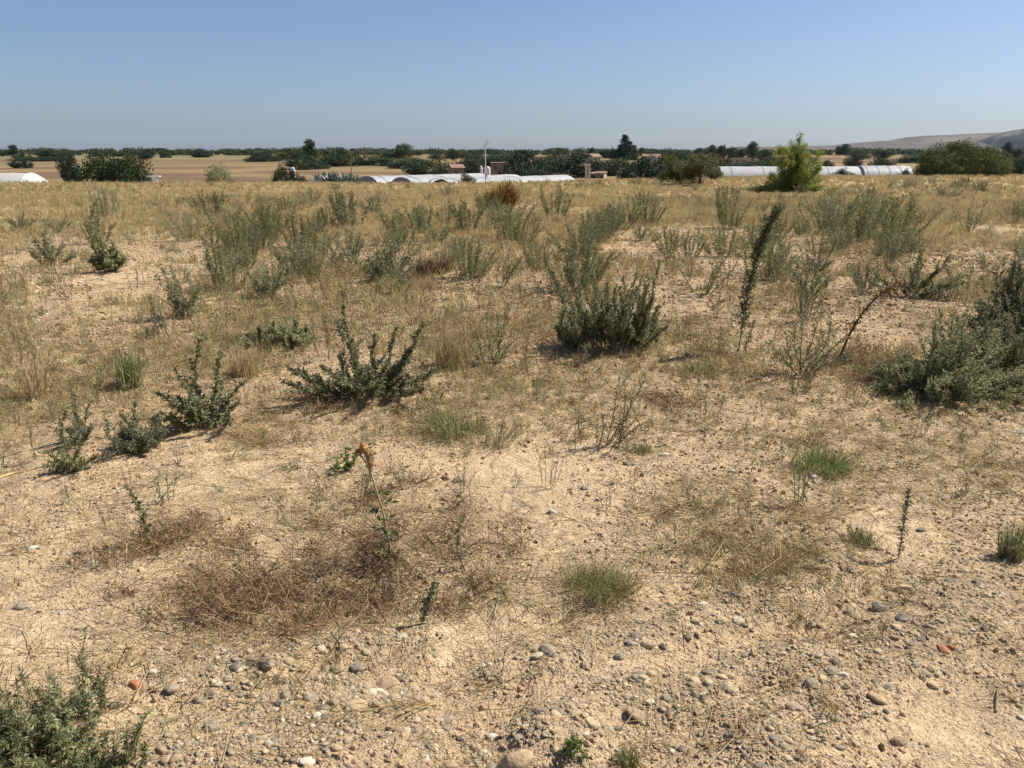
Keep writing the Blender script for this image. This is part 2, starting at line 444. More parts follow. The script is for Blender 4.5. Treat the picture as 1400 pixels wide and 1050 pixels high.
LAND = [(505, 541, 'the spired saltbush'), (282, 586, 'the compact conical saltbush'), (835, 478, 'the broad dark saltbush'), (1240, 408, 'the sprawling saltbush'),
        (1392, 480, 'the tall grey-green saltbush'), (1275, 540, 'the low spreading saltbush'), (1095, 512, 'the rusty dock stalk'), (382, 472, 'the low rounded cushion'),
        (1012, 482, 'the leaning leafy stem'), (828, 610, 'the dark wiry weed'), (252, 437, 'the fingered grey weed'), (148, 372, 'the leafy column'), (368, 408, 'the upright fingered clump'),
        (190, 618, 'the feathery grey weed'), (190, 748, 'the small erect stem'), (592, 850, 'the stubby leaf column'), (530, 772, 'the orange-headed thistle'), (1215, 766, 'the needle-leaved stem'),
        (820, 808, 'the broom-like cushion'), (1125, 642, 'the bright green grass tuft'), (1382, 762, 'the olive tuft on dark gravel'), (30, 1035, 'the rank green weed'), (530, 980, 'the fan of straws'),
        (858, 1046, 'the small green sprout and tuft'), (95, 645, 'the fallen pale stick'), (330, 838, 'the rust brown twig mat'), (945, 682, 'the leafless wiry seedling'), (1200, 955, 'the large flat tan stone'),
        (1370, 940, 'the thin curved twig'), (684, 286, 'the rust orange bush'), (590, 374, 'the dry reddish thicket'), (1190, 325, 'the tall dark thicket'), (795, 352, 'the tall loose weed stand'),
        (330, 336, 'the wide left thicket'), (1083, 264, 'the bright poplar'), (956, 253, 'the almond tree'), (995, 312, 'the dark upright clump'), (440, 260, 'the agave row'), (1312, 250, 'the big rounded bush'),
        (150, 256, 'the large spreading bush'), (20, 262, 'the lone tunnel'), (302, 258, 'the lone grey-green bush'), (600, 256, 'the open tunnel end'), (740, 256, 'the tunnel roof'), (840, 256, 'the pink shed'), (1180, 256, 'the shorter tunnel'), (68, 363, 'the pale-leaved grey weed')]
LANDP = None
def near_what(x, y):
    """the easiest thing to find next to a ground point"""
    global LANDP
    if LANDP is None:
        LANDP = [(gp(a, b)[0], s) for a, b, s in LAND]
    k = min(LANDP, key=lambda t: math.hypot((t[0][0] - x) / y, math.log(t[0][1] / y) * .8))
    return k[1]

# ------------------------------------------------------------------ ground sheet
def axis(lo_f, hi_f, step, ratio, lo, hi):
    a = list(np.arange(lo_f, hi_f + 1e-6, step))
    s, v = step, a[-1]
    while v < hi:
        s *= ratio; v += s; a.append(v)
    s, v, pre = step, a[0], []
    while v > lo:
        s *= ratio; v -= s; pre.append(v)
    return np.array(pre[::-1] + a)
gx = axis(-4.6, 4.6, 0.028, 1.075, -9000, 9000)
gy = axis(1.2, 7.2, 0.028, 1.05, -60, 12000)
X, Y = np.meshgrid(gx, gy)
Z = H(X, Y)
nx, ny = len(gx), len(gy)
me = bpy.data.meshes.new('ground')
V = np.stack([X, Y, Z], -1).reshape(-1, 3)
I = (np.arange(ny - 1)[:, None] * nx + np.arange(nx - 1)[None, :])[..., None] + np.array([0, 1, nx + 1, nx])
me.vertices.add(len(V)); me.vertices.foreach_set('co', V.astype(np.float32).ravel())
me.loops.add(I.size); me.loops.foreach_set('vertex_index', I.astype(np.int32).ravel())
me.polygons.add(I.size // 4); me.polygons.foreach_set('loop_start', (np.arange(I.size // 4) * 4).astype(np.int32))
me.update(calc_edges=True)
me.polygons.foreach_set('use_smooth', np.ones(len(me.polygons), bool))
def lerp(a, b, t): return a + (b - a) * np.clip(t, 0, 1)[..., None]
sand = np.array([0.53, 0.385, 0.232]); dust = np.array([0.40, 0.278, 0.165]); pale = np.array([0.62, 0.45, 0.28])
strawc = np.array([0.36, 0.26, 0.13]); rustc = np.array([0.33, 0.225, 0.13])
C = np.broadcast_to(sand, X.shape + (3,)).copy()
C = lerp(C, dust, 0.55 * np.clip(stone_density(X, Y) - 0.15, 0, 1))
C = lerp(C, np.array([0.45, 0.31, 0.17]), .6 * sstep(3.6, 7, Y))
C = lerp(C, np.array([0.30, 0.205, 0.118]), -.0 + .6 * sstep(3.4, 7, Y) * sstep(.44, .62, fbm(X * 1.3, Y * .9, 4, 65)))
C = lerp(C, pale, 0.6 * np.clip(SAND(X, Y), 0, 1))
C = lerp(C, rustc, 0.35 * np.clip(RUSTY(X, Y), 0, 1))
C = lerp(C, strawc, 0.85 * np.clip(STRAWM(X, Y) * .6 + sstep(13, 22, Y) * (.35 + fbm(X * .3, Y * .3, 3, 61)), 0, 1))
# far fields: stubble, ploughed strips, fallow
bandy = Y + (fbm(X * 0.01, Y * 0.004, 2, 71) - .5) * 60
stub = np.array([0.205, 0.145, 0.066]); plough = np.array([0.135, 0.085, 0.048]); fallow = np.array([0.165, 0.12, 0.057]); greenf = np.array([0.13, 0.13, 0.06])
hb = _hash(np.floor(np.sqrt(np.maximum(bandy, 0)) * 1.15).astype(np.int64), np.floor((X + 31.7) / (70 + np.floor(Y / 90) * 35) + .37).astype(np.int64), 81)
fc = np.where((hb < .42)[..., None], stub, np.where((hb < .72)[..., None], plough, np.where((hb < .92)[..., None], fallow, greenf)))
C = C + (fc - C) * sstep(105, 130, Y)[..., None]
C = lerp(C, np.array([0.10, 0.11, 0.055]), sstep(900, 1300, Y))
ca = me.color_attributes.new('soil', 'FLOAT_COLOR', 'POINT')
ca.data.foreach_set('color', np.concatenate([C.reshape(-1, 3), np.ones((C.size // 3, 1))], 1).astype(np.float32).ravel())
me.materials.append(M['soil'])
g = obj('ground', me, kind='structure')

# ------------------------------------------------------------------ hills on the skyline
def hill_mat():
    m, n, out = new_mat('far_hillside')
    a = N(n, 'ShaderNodeAttribute', attribute_name='soil')
    p = N(n, 'ShaderNodeBsdfPrincipled', Roughness=0.95); p.inputs['Specular IOR Level'].default_value = 0.1
    tc = n.nodes.new('ShaderNodeTexCoord')
    z = N(n, 'ShaderNodeTexNoise', Scale=0.012, Detail=8.0, Roughness=0.7); n.links.new(tc.outputs['Object'], z.inputs['Vector'])
    mr = N(n, 'ShaderNodeMapRange'); mr.inputs['From Min'].default_value = .3; mr.inputs['From Max'].default_value = .7; mr.inputs['To Min'].default_value = .7; mr.inputs['To Max'].default_value = 1.25
    n.links.new(z.outputs['Fac'], mr.inputs['Value'])
    v = n.nodes.new('ShaderNodeVectorMath'); v.operation = 'SCALE'; n.links.new(a.outputs['Color'], v.inputs[0]); n.links.new(mr.outputs[0], v.inputs['Scale'])
    n.links.new(v.outputs[0], p.inputs['Base Color']); n.links.new(p.outputs[0], out.inputs[0])
    return m
M['hill'] = hill_mat()
def hill(name, dist, prof, depth, woods, seed, colour, label):
    """prof: photo columns and rows of the ridge line; the ridge stands at the given distance"""
    px = np.array([p[0] for p in prof], float); py = np.array([p[1] for p in prof], float)
    cols = np.arange(px[0], px[-1] + .1, 4.0)
    top = 1.6 + (HORIZON - np.interp(cols, px, py)) / F * dist
    xs = (cols - 700) / F * dist
    top = np.maximum(top + (fbm(xs * .004, xs * 0, 4, seed) - .5) * 0.10 * np.maximum(top, 0), -2)
    rows = np.linspace(0, 1, 26)
    Vv, Cc = [], []
    for t in rows:                        # front foot -> ridge -> back foot
        prof_t = math.sin(min(t / .62, 1) * math.pi / 2) ** 1.3 if t < .62 else math.cos((t - .62) / .38 * math.pi / 2)
        yy = dist + (t - .62) * depth
        gull = (fbm(xs * .006 + 3, xs * 0 + t * 5, 4, seed + 3) - .5)
        z = -6 + (top + 6) * np.clip(prof_t + gull * 0.35 * math.sin(t / .62 * math.pi if t < .62 else 0) , 0, 1)
        Vv.append(np.stack([xs, np.full_like(xs, yy), z], -1))
        c = np.broadcast_to(np.array(colour), (len(xs), 3)).copy()
        nz = fbm(xs * .004, xs * 0 + t * 9, 4, seed + 9)
        c = lerp(c, np.array([0.16, 0.125, 0.098]), sstep(.55, .75, nz))
        for (x0, x1, t0, t1, wc) in woods:
            k = ((cols > x0) & (cols < x1) & (t > t0) & (t < t1)) & (fbm(xs * .01, xs * 0 + t * 14, 3, seed + 5) > .36)
            c[k] = wc
        Cc.append(c)
    Vv = np.array(Vv).reshape(-1, 3); Cc = np.array(Cc).reshape(-1, 3)
    k = len(cols)
    Q = (np.arange(25)[:, None] * k + np.arange(k - 1)[None, :])[..., None] + np.array([0, 1, k + 1, k])
    mb = MB(); mb.add(Vv, quads=Q.reshape(-1, 4))
    m_ = mb.mesh(name, M['hill'], True)
    ca = m_.color_attributes.new('soil', 'FLOAT_COLOR', 'POINT')
    ca.data.foreach_set('color', np.concatenate([Cc, np.ones((len(Cc), 1))], 1).astype(np.float32).ravel())
    o = obj(name, m_, kind='structure'); o['label'] = label
    return o
DKW = (0.022, 0.033, 0.020)
hill('hill', 4600, [(860, 207), (920, 206), (960, 204.5), (1000, 201), (1050, 201), (1125, 199), (1150, 196), (1200, 193), (1215, 189.5), (1240, 187), (1300, 184.5), (1345, 183), (1380, 182), (1460, 182), (1560, 184), (1700, 186), (1900, 205)],
     1500, [(1100, 1900, 0.0, 0.2, DKW)], 3, (0.085, 0.064, 0.051), 'low bare grey brown hill on the skyline')
hill('wooded_hill', 3900, [(1325, 207), (1336, 190), (1352, 181), (1372, 177.5), (1400, 178), (1450, 174), (1560, 176), (1650, 184), (1760, 207)],
     1100, [(1320, 1800, 0.2, 1.0, DKW), (1320, 1362, 0.0, 0.3, DKW)], 13, (0.15, 0.135, 0.105), 'dark wooded hill with pale clearings')

# ------------------------------------------------------------------ instanced stuff (geometry nodes, geometry instances)
def scatter(name, templates, P, ROT, SCL, IDX, label):
    n = len(P)
    me = bpy.data.meshes.new(name)
    me.vertices.add(n); me.vertices.foreach_set('co', np.asarray(P, np.float32).ravel())
    for an, dt, data, key in (('rot', 'FLOAT_VECTOR', ROT, 'vector'), ('scl', 'FLOAT_VECTOR', SCL, 'vector'), ('pick', 'INT', IDX, 'value')):
        a = me.attributes.new(an, dt, 'POINT')
        a.data.foreach_set(key, np.asarray(data, np.int32 if dt == 'INT' else np.float32).ravel())
    o = obj(name, me, kind='stuff'); o['label'] = label
    ng = bpy.data.node_groups.new(name + '_scatter', 'GeometryNodeTree')
    ng.interface.new_socket('Geometry', in_out='INPUT', socket_type='NodeSocketGeometry')
    ng.interface.new_socket('Geometry', in_out='OUTPUT', socket_type='NodeSocketGeometry')
    gi = ng.nodes.new('NodeGroupInput'); go = ng.nodes.new('NodeGroupOutput')
    g2i = ng.nodes.new('GeometryNodeGeometryToInstance')
    for t in templates:
        oi = ng.nodes.new('GeometryNodeObjectInfo'); oi.inputs['Object'].default_value = t; oi.inputs['As Instance'].default_value = False
        ng.links.new(oi.outputs['Geometry'], g2i.inputs[0])
    iop = ng.nodes.new('GeometryNodeInstanceOnPoints')
    iop.inputs['Pick Instance'].default_value = True
    ng.links.new(gi.outputs[0], iop.inputs['Points']); ng.links.new(g2i.outputs[0], iop.inputs['Instance'])
    for an, dt, sock in (('pick', 'INT', 'Instance Index'), ('rot', 'FLOAT_VECTOR', 'Rotation'), ('scl', 'FLOAT_VECTOR', 'Scale')):
        na = ng.nodes.new('GeometryNodeInputNamedAttribute'); na.data_type = dt; na.inputs['Name'].default_value = an
        ng.links.new(na.outputs[0], iop.inputs[sock])
    ng.links.new(iop.outputs[0], go.inputs[0])
    md = o.modifiers.new('scatter', 'NODES'); md.node_group = ng
    return o
def template(name, me):
    return bpy.data.objects.new(name, me)          # stays outside the scene

def rnd_ground(n, y0, y1, rng, spread=0.80, pad=1.6):
    y = np.exp(rng.uniform(math.log(y0), math.log(y1), n))
    x = rng.uniform(-1, 1, n) * (spread * y + pad)
    return x, y

# ---- stones
def icosphere(sub):
    t = (1 + 5 ** .5) / 2
    v = [(-1, t, 0), (1, t, 0), (-1, -t, 0), (1, -t, 0), (0, -1, t), (0, 1, t), (0, -1, -t), (0, 1, -t), (t, 0, -1), (t, 0, 1), (-t, 0, -1), (-t, 0, 1)]
    f = [(0, 11, 5), (0, 5, 1), (0, 1, 7), (0, 7, 10), (0, 10, 11), (1, 5, 9), (5, 11, 4), (11, 10, 2), (10, 7, 6), (7, 1, 8), (3, 9, 4), (3, 4, 2), (3, 2, 6), (3, 6, 8), (3, 8, 9), (4, 9, 5), (2, 4, 11), (6, 2, 10), (8, 6, 7), (9, 8, 1)]
    v = [np.array(p, float) / np.linalg.norm(p) for p in v]
    for _ in range(sub):
        mid, nf = {}, []
        def mp(a, b):
            k = (min(a, b), max(a, b))
            if k not in mid:
                p = v[a] + v[b]; v.append(p / np.linalg.norm(p)); mid[k] = len(v) - 1
            return mid[k]
        for a, b, c in f:
            ab, bc, ca_ = mp(a, b), mp(b, c), mp(c, a)
            nf += [(a, ab, ca_), (b, bc, ab), (c, ca_, bc), (ab, bc, ca_)]
        f = nf
    return np.array(v), f
ICO = {k: icosphere(k) for k in (1, 2, 3)}
def stone_mesh(name, seed, sub, angular=0.5):
    rng = np.random.default_rng(seed)
    v, f = ICO[sub]; v = v.copy()
    for _ in range(int(3 + angular * 9)):         # worn facets
        d = rng.normal(size=3); d /= np.linalg.norm(d)
        h = rng.uniform(.62, .92)
        k = v @ d
        v = v - np.where(k > h, (k - h) * .85, 0)[:, None] * d
    v = v + 0.05 * np.stack([np.sin(v @ rng.normal(size=3) * 3 + a) for a in (0, 2, 4)], -1)
    v = v * np.array([1.0, rng.uniform(.62, .9), rng.uniform(.42, .68)])
    mb = MB(); mb.add(v, tris=f)
    return mb.mesh(name, M['stone'], True)
peb = [stone_mesh('pebble_shape', 100 + i, 1, i / 9) for i in range(10)]
hero_stones = [stone_mesh('cobble_shape', 300 + i, 3 if i < 8 else 2, i / 14) for i in range(14)]

def build_gravel():
    rng = np.random.default_rng(5)
    x, y = rnd_ground(560000, 1.35, 19.0, rng, 0.76, 0.9)
    k = rng.random(len(x)) < stone_density(x, y) * 0.70 * (1 - .3 * sstep(11, 18, y))
    x, y = x[k], y[k]
    r = 0.0021 * (1 - rng.random(len(x))) ** (-0.50)
    r = np.minimum(r, 0.0105) * (1 + 2.0 * sstep(3.5, 11, y))
    z = H(x, y) - r * 0.02
    rot = np.stack([rng.normal(0, .35, len(x)), rng.normal(0, .35, len(x)), rng.uniform(0, 6.28, len(x))], -1)
    scl = r[:, None] * rng.uniform(.8, 1.25, (len(x), 3))
    scatter('gravel', [template('pebble', m) for m in peb], np.stack([x, y, z], -1), rot, scl, rng.integers(0, 10, len(x)),
            'fine grey and brown gravel strewn over the sandy soil')
build_gravel()
M['clod'] = plain_mat('soil_crumb', (0.40, 0.275, 0.165), 0.95, 0.3, 1.5, 0, 0.1)
def build_clods():
    rng = np.random.default_rng(6)
    tp = []
    for i in range(5):
        v, f = ICO[1]; r2 = np.random.default_rng(900 + i)
        mb = MB(); mb.add(v * r2.uniform(.65, 1.15, (len(v), 1)) * np.array([1, .85, .6]), tris=f)
        tp.append(template('soil_crumb', mb.mesh('soil_crumb', M['clod'])))
    x, y = rnd_ground(190000, 1.5, 15.0, rng, 0.76, 0.9)
    d = .10 + .75 * sstep(.42, .62, fbm(x * 2.3, y * 1.6, 4, 131)) * (.12 + .88 * sstep(2.6, 4.5, y)) - .45 * SAND(x, y)
    k = rng.random(len(x)) < d * .8
    x, y = x[k], y[k]; n = len(x)
    r = np.minimum(.0035 * (1 - rng.random(n)) ** -.45, .014) * (1 + 1.5 * sstep(3.5, 10, y))
    scatter('soil_crumbs', tp, np.stack([x, y, H(x, y) + r * .1], -1), rng.uniform(-3, 3, (n, 3)), r[:, None] * rng.uniform(.7, 1.3, (n, 3)), rng.integers(0, 5, n), 'small dry clods and crumbs of sandy soil')
build_clods()

STONES = [  # photo column, row, width px, colour slot
    (1200, 955, 30, .5), (707, 1040, 44, .45), (1238, 808, 26, .75), (870, 925, 16, .2), (845, 900, 16, .86), (886, 881, 22, .72), (905, 885, 14, .1),
    (940, 872, 16, .86), (750, 893, 26, .2), (863, 880, 14, .2), (868, 977, 26, .6), (785, 977, 18, .7), (490, 913, 24, .22), (408, 897, 18, .55), (365, 908, 26, .2),
    (440, 888, 16, .95), (508, 948, 14, .95), (465, 943, 18, .7), (424, 955, 26, .22), (455, 962, 22, .38), (487, 968, 34, .4), (440, 975, 16, .94), (530, 937, 30, .42),
    (395, 905, 14, .7), (462, 915, 18, .55), (420, 1042, 22, .97), (370, 1017, 16, .95), (125, 773, 18, .98), (178, 806, 20, .7), (210, 920, 12, .99), (186, 938, 22, 1.0),
    (212, 943, 20, .55), (235, 942, 24, .2), (295, 934, 16, .95), (290, 995, 26, .22), (158, 965, 24, .2), (272, 957, 18, .22), (310, 928, 14, .2), (318, 940, 16, .86),
    (340, 936, 14, .95), (330, 950, 14, .2), (232, 1006, 18, .22), (316, 1028, 14, .2), (550, 870, 14, .95), (562, 843, 12, .97), (345, 1010, 14, .86),
    (960, 826, 14, .97), (938, 803, 14, .7), (950, 812, 14, .72), (985, 850, 16, .2), (1008, 848, 14, .95), (950, 932, 16, .72), (968, 934, 14, .95), (1002, 945, 18, .72),
    (988, 940, 16, .22), (958, 952, 14, .97), (945, 938, 14, .2), (996, 925, 16, .7), (910, 955, 14, .22), (1012, 770, 14, .95), (905, 970, 12, .2),
    (1110, 935, 20, .22), (1125, 928, 16, .72), (1137, 918, 18, .2), (1140, 905, 14, .86), (1215, 940, 18, .2), (1275, 937, 20, .4), (1252, 910, 14, .22), (1265, 922, 16, .2),
    (1272, 915, 14, .7), (1118, 897, 12, .95), (1155, 877, 12, .2), (1232, 848, 24, .86), (1202, 833, 22, .86), (1160, 836, 12, .97), (1237, 812, 14, .7), (1217, 805, 16, .38),
    (1300, 795, 16, .86), (1090, 968, 16, .2), (1112, 960, 14, .22), (1228, 1015, 24, .55), (1150, 1022, 16, .22), (1075, 1012, 16, .72), (1212, 973, 10, .86),
    (1110, 1010, 12, .95), (1260, 875, 14, .2), (1245, 880, 14, .86), (1285, 850, 14, .2), (1345, 860, 14, .86), (1290, 889, 18, 1.0), (1300, 886, 12, 1.0),
    (845, 1040, 20, .22), (610, 985, 20, .22), (630, 1010, 14, .86), (650, 1022, 16, .72), (530, 1040, 14, .55), (660, 1030, 14, .95), (585, 970, 12, .2), (545, 930, 16, .86),
    (908, 623, 16, .95), (755, 700, 14, .97), (890, 715, 14, .72), (858, 635, 14, .1), (1000, 645, 10, .97), (625, 658, 18, .86), (608, 655, 14, .55), (255, 610, 12, .98),
    (405, 768, 14, .97), (440, 795, 16, .97), (425, 820, 14, .95), (1113, 652, 12, .98), (1105, 662, 12, .2), (1397, 592, 16, .97), (1202, 750, 12, .55), (1260, 725, 14, .86),
    (800, 668, 12, .2), (1125, 768, 16, .55), (30, 830, 18, .2), (85, 838, 14, .97), (45, 750, 14, .97), (120, 640, 12, .86), (710, 1010, 14, .2), (760, 1025, 16, .72)]
STONE_WORDS = [(.15, 'dark grey'), (.3, 'grey'), (.5, 'tan brown'), (.62, 'brown'), (.8, 'beige'), (.9, 'slate grey'), (.96, 'pale cream'), (.99, 'whitish'), (2, 'brick red')]
STONE_COL = {'dark grey': (0.187, 0.155, 0.114), 'grey': (0.302, 0.250, 0.180), 'tan brown': (0.416, 0.300, 0.180), 'brown': (0.302, 0.215, 0.136), 'beige': (0.489, 0.370, 0.229),
             'slate grey': (0.208, 0.180, 0.141), 'pale cream': (0.499, 0.420, 0.290), 'whitish': (0.562, 0.500, 0.387), 'brick red': (0.374, 0.150, 0.079)}
def coloured_stone(word):
    m = M['stone'].copy(); m.name = word.replace(' ', '_') + '_stone'
    for nd in m.node_tree.nodes:
        if nd.bl_idname == 'ShaderNodeValToRGB' and len(nd.color_ramp.elements) > 5:
            e = nd.color_ramp.elements
            while len(e) > 2: e.remove(e[-1])
            c = STONE_COL[word]
            e[0].position = 0; e[0].color = tuple(q * .85 for q in c) + (1,)
            e[1].position = 1; e[1].color = tuple(min(1, q * 1.15) for q in c) + (1,)
    return m
SM = {wd: coloured_stone(wd) for _, wd in STONE_WORDS}
SHAPES = {}
def stone_shape(i, wd):
    if (i, wd) not in SHAPES:
        me = hero_stones[i].copy(); me.materials.clear(); me.materials.append(SM[wd]); SHAPES[i, wd] = me
    return SHAPES[i, wd]
def build_stones():
    rng = np.random.default_rng(9)
    items = []
    for px, py, wpx, c in STONES:
        q, dep = gp(px, py); items.append((q[0], q[1], wpx * dep / F / 2 * 1.05, c, wpx))
    x, y = rnd_ground(5200, 1.5, 4.6, rng, 0.70, 0.25)
    keep = rng.random(len(x)) < stone_density(x, y) ** 1.6 * .8
    cand = []
    for a, b in zip(x[keep], y[keep]):
        dep = b * cp + 1.6 * sp_
        r = 0.0075 * (1 - rng.random()) ** -0.5
        if r > .022: continue
        cand.append((a, b, r, rng.random() * .985, 2 * r * F / dep))
    cand.sort(key=lambda t: -t[4])
    items += cand[:300 - len(items)]
    for i, (a, b, r, c, wpx) in enumerate(items):
        wd = next(wv for lim, wv in STONE_WORDS if c <= lim)
        big = 'large' if wpx >= 24 else ('smaller' if wpx >= 15 else 'little')
        s = r * rng.uniform(.95, 1.1)
        o = obj('stone', stone_shape(int(rng.integers(0, 14)), wd))
        o.location = (a, b, float(H(a, b)) + s * 0.02)
        o.rotation_euler = (rng.normal(0, .25), rng.normal(0, .25), rng.uniform(-.6, .6) + (math.pi if rng.random() < .5 else 0))
        o.scale = (s, s * rng.uniform(.85, 1.1), s * rng.uniform(.85, 1.2))
        nw = near_what(a, b)
        if i == 0: tag(o, 'large flat tan stone standing out from the sandy soil', 'stone')
        else: tag(o, f'{big} {wd} rounded stone lying near {nw}', 'stone', f'{big} {wd} stones near {nw}')
build_stones()

# ------------------------------------------------------------------ plants
def bez(a, b, c, n):
    t = np.linspace(0, 1, n)[:, None]
    return (1 - t) ** 2 * a + 2 * t * (1 - t) * b + t * t * c

class Plant:
    """stems and leaves of one plant grown from its base at the origin"""
    def __init__(s, seed):
        s.rng = np.random.default_rng(seed); s.st = MB(); s.lf = MB(); s.h = 0.0
    def branch(s, a, tip, sides=12, side_len=.12, leaf=(.022, .010), per=14, along=30, r=.004, ang=.7, taper=1.0, bare=.12, curve=.12, up=.4, leafang=.9, mid_=None):
        rng = s.rng
        a = np.asarray(a, float); tip = np.asarray(tip, float)
        L = np.linalg.norm(tip - a)
        mid = (a + tip) / 2 + rng.normal(size=3) * curve * L * np.array([1, 1, .2]) + np.array([0, 0, curve * .6 * L])
        if mid_ is not None: mid = np.asarray(mid_, float)
        pts = bez(a, mid, tip, 7)
        s.st.tube(pts, r, r * .35, 4, rng.random())
        s.h = max(s.h, tip[2])
        P, D = [], []
        def pt(t): return (1 - t) ** 2 * a + 2 * t * (1 - t) * mid + t * t * tip
        def dr(t):
            d = 2 * (1 - t) * (mid - a) + 2 * t * (tip - mid); return d / max(np.linalg.norm(d), 1e-9)
        def put(p0, p1, n, d0):
            if n <= 0: return
            t = rng.random(n)
            P.append(p0 + (p1 - p0) * t[:, None]); D.append(d0 * .5 + rng.normal(size=(n, 3)) * leafang + np.array([0, 0, up * .6]))
        ts = bare + (1 - bare) * rng.random(along)
        for t in ts:
            P.append(pt(t)[None]); D.append((dr(t) * .6 + rng.normal(size=3) * leafang + np.array([0, 0, up * .4]))[None])
        for i in range(sides):
            t = bare + (1 - bare) * (i + rng.random()) / max(sides, 1)
            b = pt(min(t, .99)); d = dr(t)
            q = rng.normal(size=3); q -= d * (q @ d); q /= max(np.linalg.norm(q), 1e-9)
            e = d * math.cos(ang) + q * math.sin(ang) + np.array([0, 0, up])
            e /= np.linalg.norm(e)
            ln = side_len * (1 - taper * .75 * t) * rng.uniform(.6, 1.25)
            c = b + e * ln
            s.st.tube([b, (b + c) / 2 + rng.normal(size=3) * ln * .06, c], r * .45, r * .2, 3, rng.random())
            s.h = max(s.h, c[2])
            put(b, c, int(per * ln / max(side_len, 1e-6) + .5), e)
        if P:
            P = np.concatenate(P); D = np.concatenate(D); n = len(P)
            s.lf.leaves(P, D, leaf[0] * rng.uniform(.6, 1.3, n), leaf[1] * rng.uniform(.7, 1.2, n), np.clip(rng.normal(.5, .27, n) + rng.normal(0, .12), 0, 1), .12, rng)
    def twigs(s, n, rad, h, w, col='lf', base_r=.02, lean=.6, curl=.25, tilt=(0, 0)):
        rng = s.rng
        th = rng.uniform(0, 2 * math.pi, n); q = np.sqrt(rng.random(n)) * lean
        P = np.stack([np.cos(th) * base_r * rng.random(n), np.sin(th) * base_r * rng.random(n), np.zeros(n)], -1)
        L = rng.uniform(.45, 1.0, n) * (.75 + .35 * np.sin(th * 2 + rng.random() * 6) * np.cos(th * 3 + rng.random() * 6))
        T = np.stack([np.cos(th) * q * rad + tilt[0], np.sin(th) * q * rad + tilt[1], h * np.sqrt(np.clip(1 - .75 * q * q, .05, 1))], -1) * L[:, None]
        B = (P + T) * .5 + rng.normal(size=(n, 3)) * curl * h * .3 + np.array([0, 0, .12 * h])
        s.lf.blades(P, T, B, w * rng.uniform(.7, 1.3, n), rng.random(n), rng)
        s.h = max(s.h, h)
    def meshes(s, leafmat, stemmat='stem'):
        return (s.st.mesh('stems', M[stemmat]) if s.st.n else None, s.lf.mesh('foliage', M[leafmat]) if s.lf.n else None, max(s.h, 1e-3))

def stand(name, label, cat, tm, px, py, hpx=None, group=None, rz=None, sc=None, wide=1.0, tilt=0.0, q=None):
    if q is None: q, dep = gp(px, py)
    else: dep = q[1] * cp + (EYE[2] - q[2]) * sp_
    s = sc if sc is not None else hpx * dep / F / cp / tm[2]
    rz = random.uniform(0, 6.28) if rz is None else rz
    o = thing(name, label, cat, (q[0], q[1], q[2] - .004), rz, (s * wide, s * wide, s), group, rot=(tilt * random.uniform(-1, 1), tilt * random.uniform(-1, 1), rz))
    if tm[0]: obj('stems', tm[0], o)
    if tm[1]: obj('foliage', tm[1], o, 'stuff')
    return o

def px_shrub(px, py, tips, seed, leafmat='saltbush', extra=6, sides=16, side_len=.13, leaf=(.024, .012), per=16, along=40, spread=.10, r=.005, dens=1.7, fill=.75, basew=.12):
    """a shrub whose main branches end at given photo pixels; the branches lean towards and away from the viewer at random"""
    p = Plant(seed); rng = p.rng
    q, dep = gp(px, py); m = dep / F
    tl = [((tx - px) * m, (py - ty) * m / cp) for tx, ty in tips]
    w = max(abs(t[0]) for t in tl) + .05
    hmax = max(t[1] for t in tl)
    for tx, tz in tl:
        L = math.hypot(tx, tz)
        p.branch((tx * basew + rng.normal(0, spread * .3), rng.normal(0, spread * .3), -.01), (tx, rng.uniform(-.5, .5) * w * .8, tz), sides, side_len, leaf, int(per * dens), int(along * dens), r, curve=.10)
    for i in range(extra):
        a, b = rng.integers(0, len(tl), 2); f = rng.random()
        tx = tl[a][0] * f + tl[b][0] * (1 - f); tz = (tl[a][1] * f + tl[b][1] * (1 - f)) * rng.uniform(.45, fill)
        p.branch((tx * (basew + .05) + rng.normal(0, spread * .4), rng.normal(0, spread * .5), -.01), (tx, rng.uniform(-.9, .9) * w, tz), int(sides * .8), side_len, leaf, int(per * dens), int(along * dens * .8), r * .8, curve=.12)
    return q, p.meshes(leafmat), p

def hero(name, label, cat, px, py, tips, seed, group=None, **kw):
    q, tm, p = px_shrub(px, py, tips, seed, **kw)
    o = thing(name, label, cat, (q[0], q[1], q[2] - .004), group=group)
    if tm[0]: obj('stems', tm[0], o)
    if tm[1]: obj('foliage', tm[1], o, 'stuff')
    return o

SB = 'saltbush'
hero(SB, 'dark blue-green saltbush with one tall spire and three lower arms', 'shrub', 505, 541, [(485, 400), (472, 440), (408, 488), (440, 500), (545, 450), (582, 443), (560, 480), (520, 455), (590, 520)], 1, sides=20, side_len=.10, per=20, along=60, extra=24, basew=.3)
hero(SB, 'compact conical dark green saltbush on bare soil beside straw tuft', 'shrub', 282, 586, [(284, 464), (262, 495), (222, 538), (305, 490), (332, 528), (250, 520), (320, 560)], 2, sides=18, side_len=.09, per=18, along=50, extra=12)
hero(SB, 'broad dark saltbush with two tall shoulders and green centre', 'shrub', 835, 478, [(762, 394), (780, 420), (806, 372), (815, 400), (892, 360), (880, 380), (850, 384), (840, 400), (905, 440), (865, 378), (770, 440), (790, 400), (825, 385), (760, 455), (900, 410), (872, 400)], 3, sides=20, side_len=.13, per=20, along=60, extra=60, fill=1.0, basew=.65)
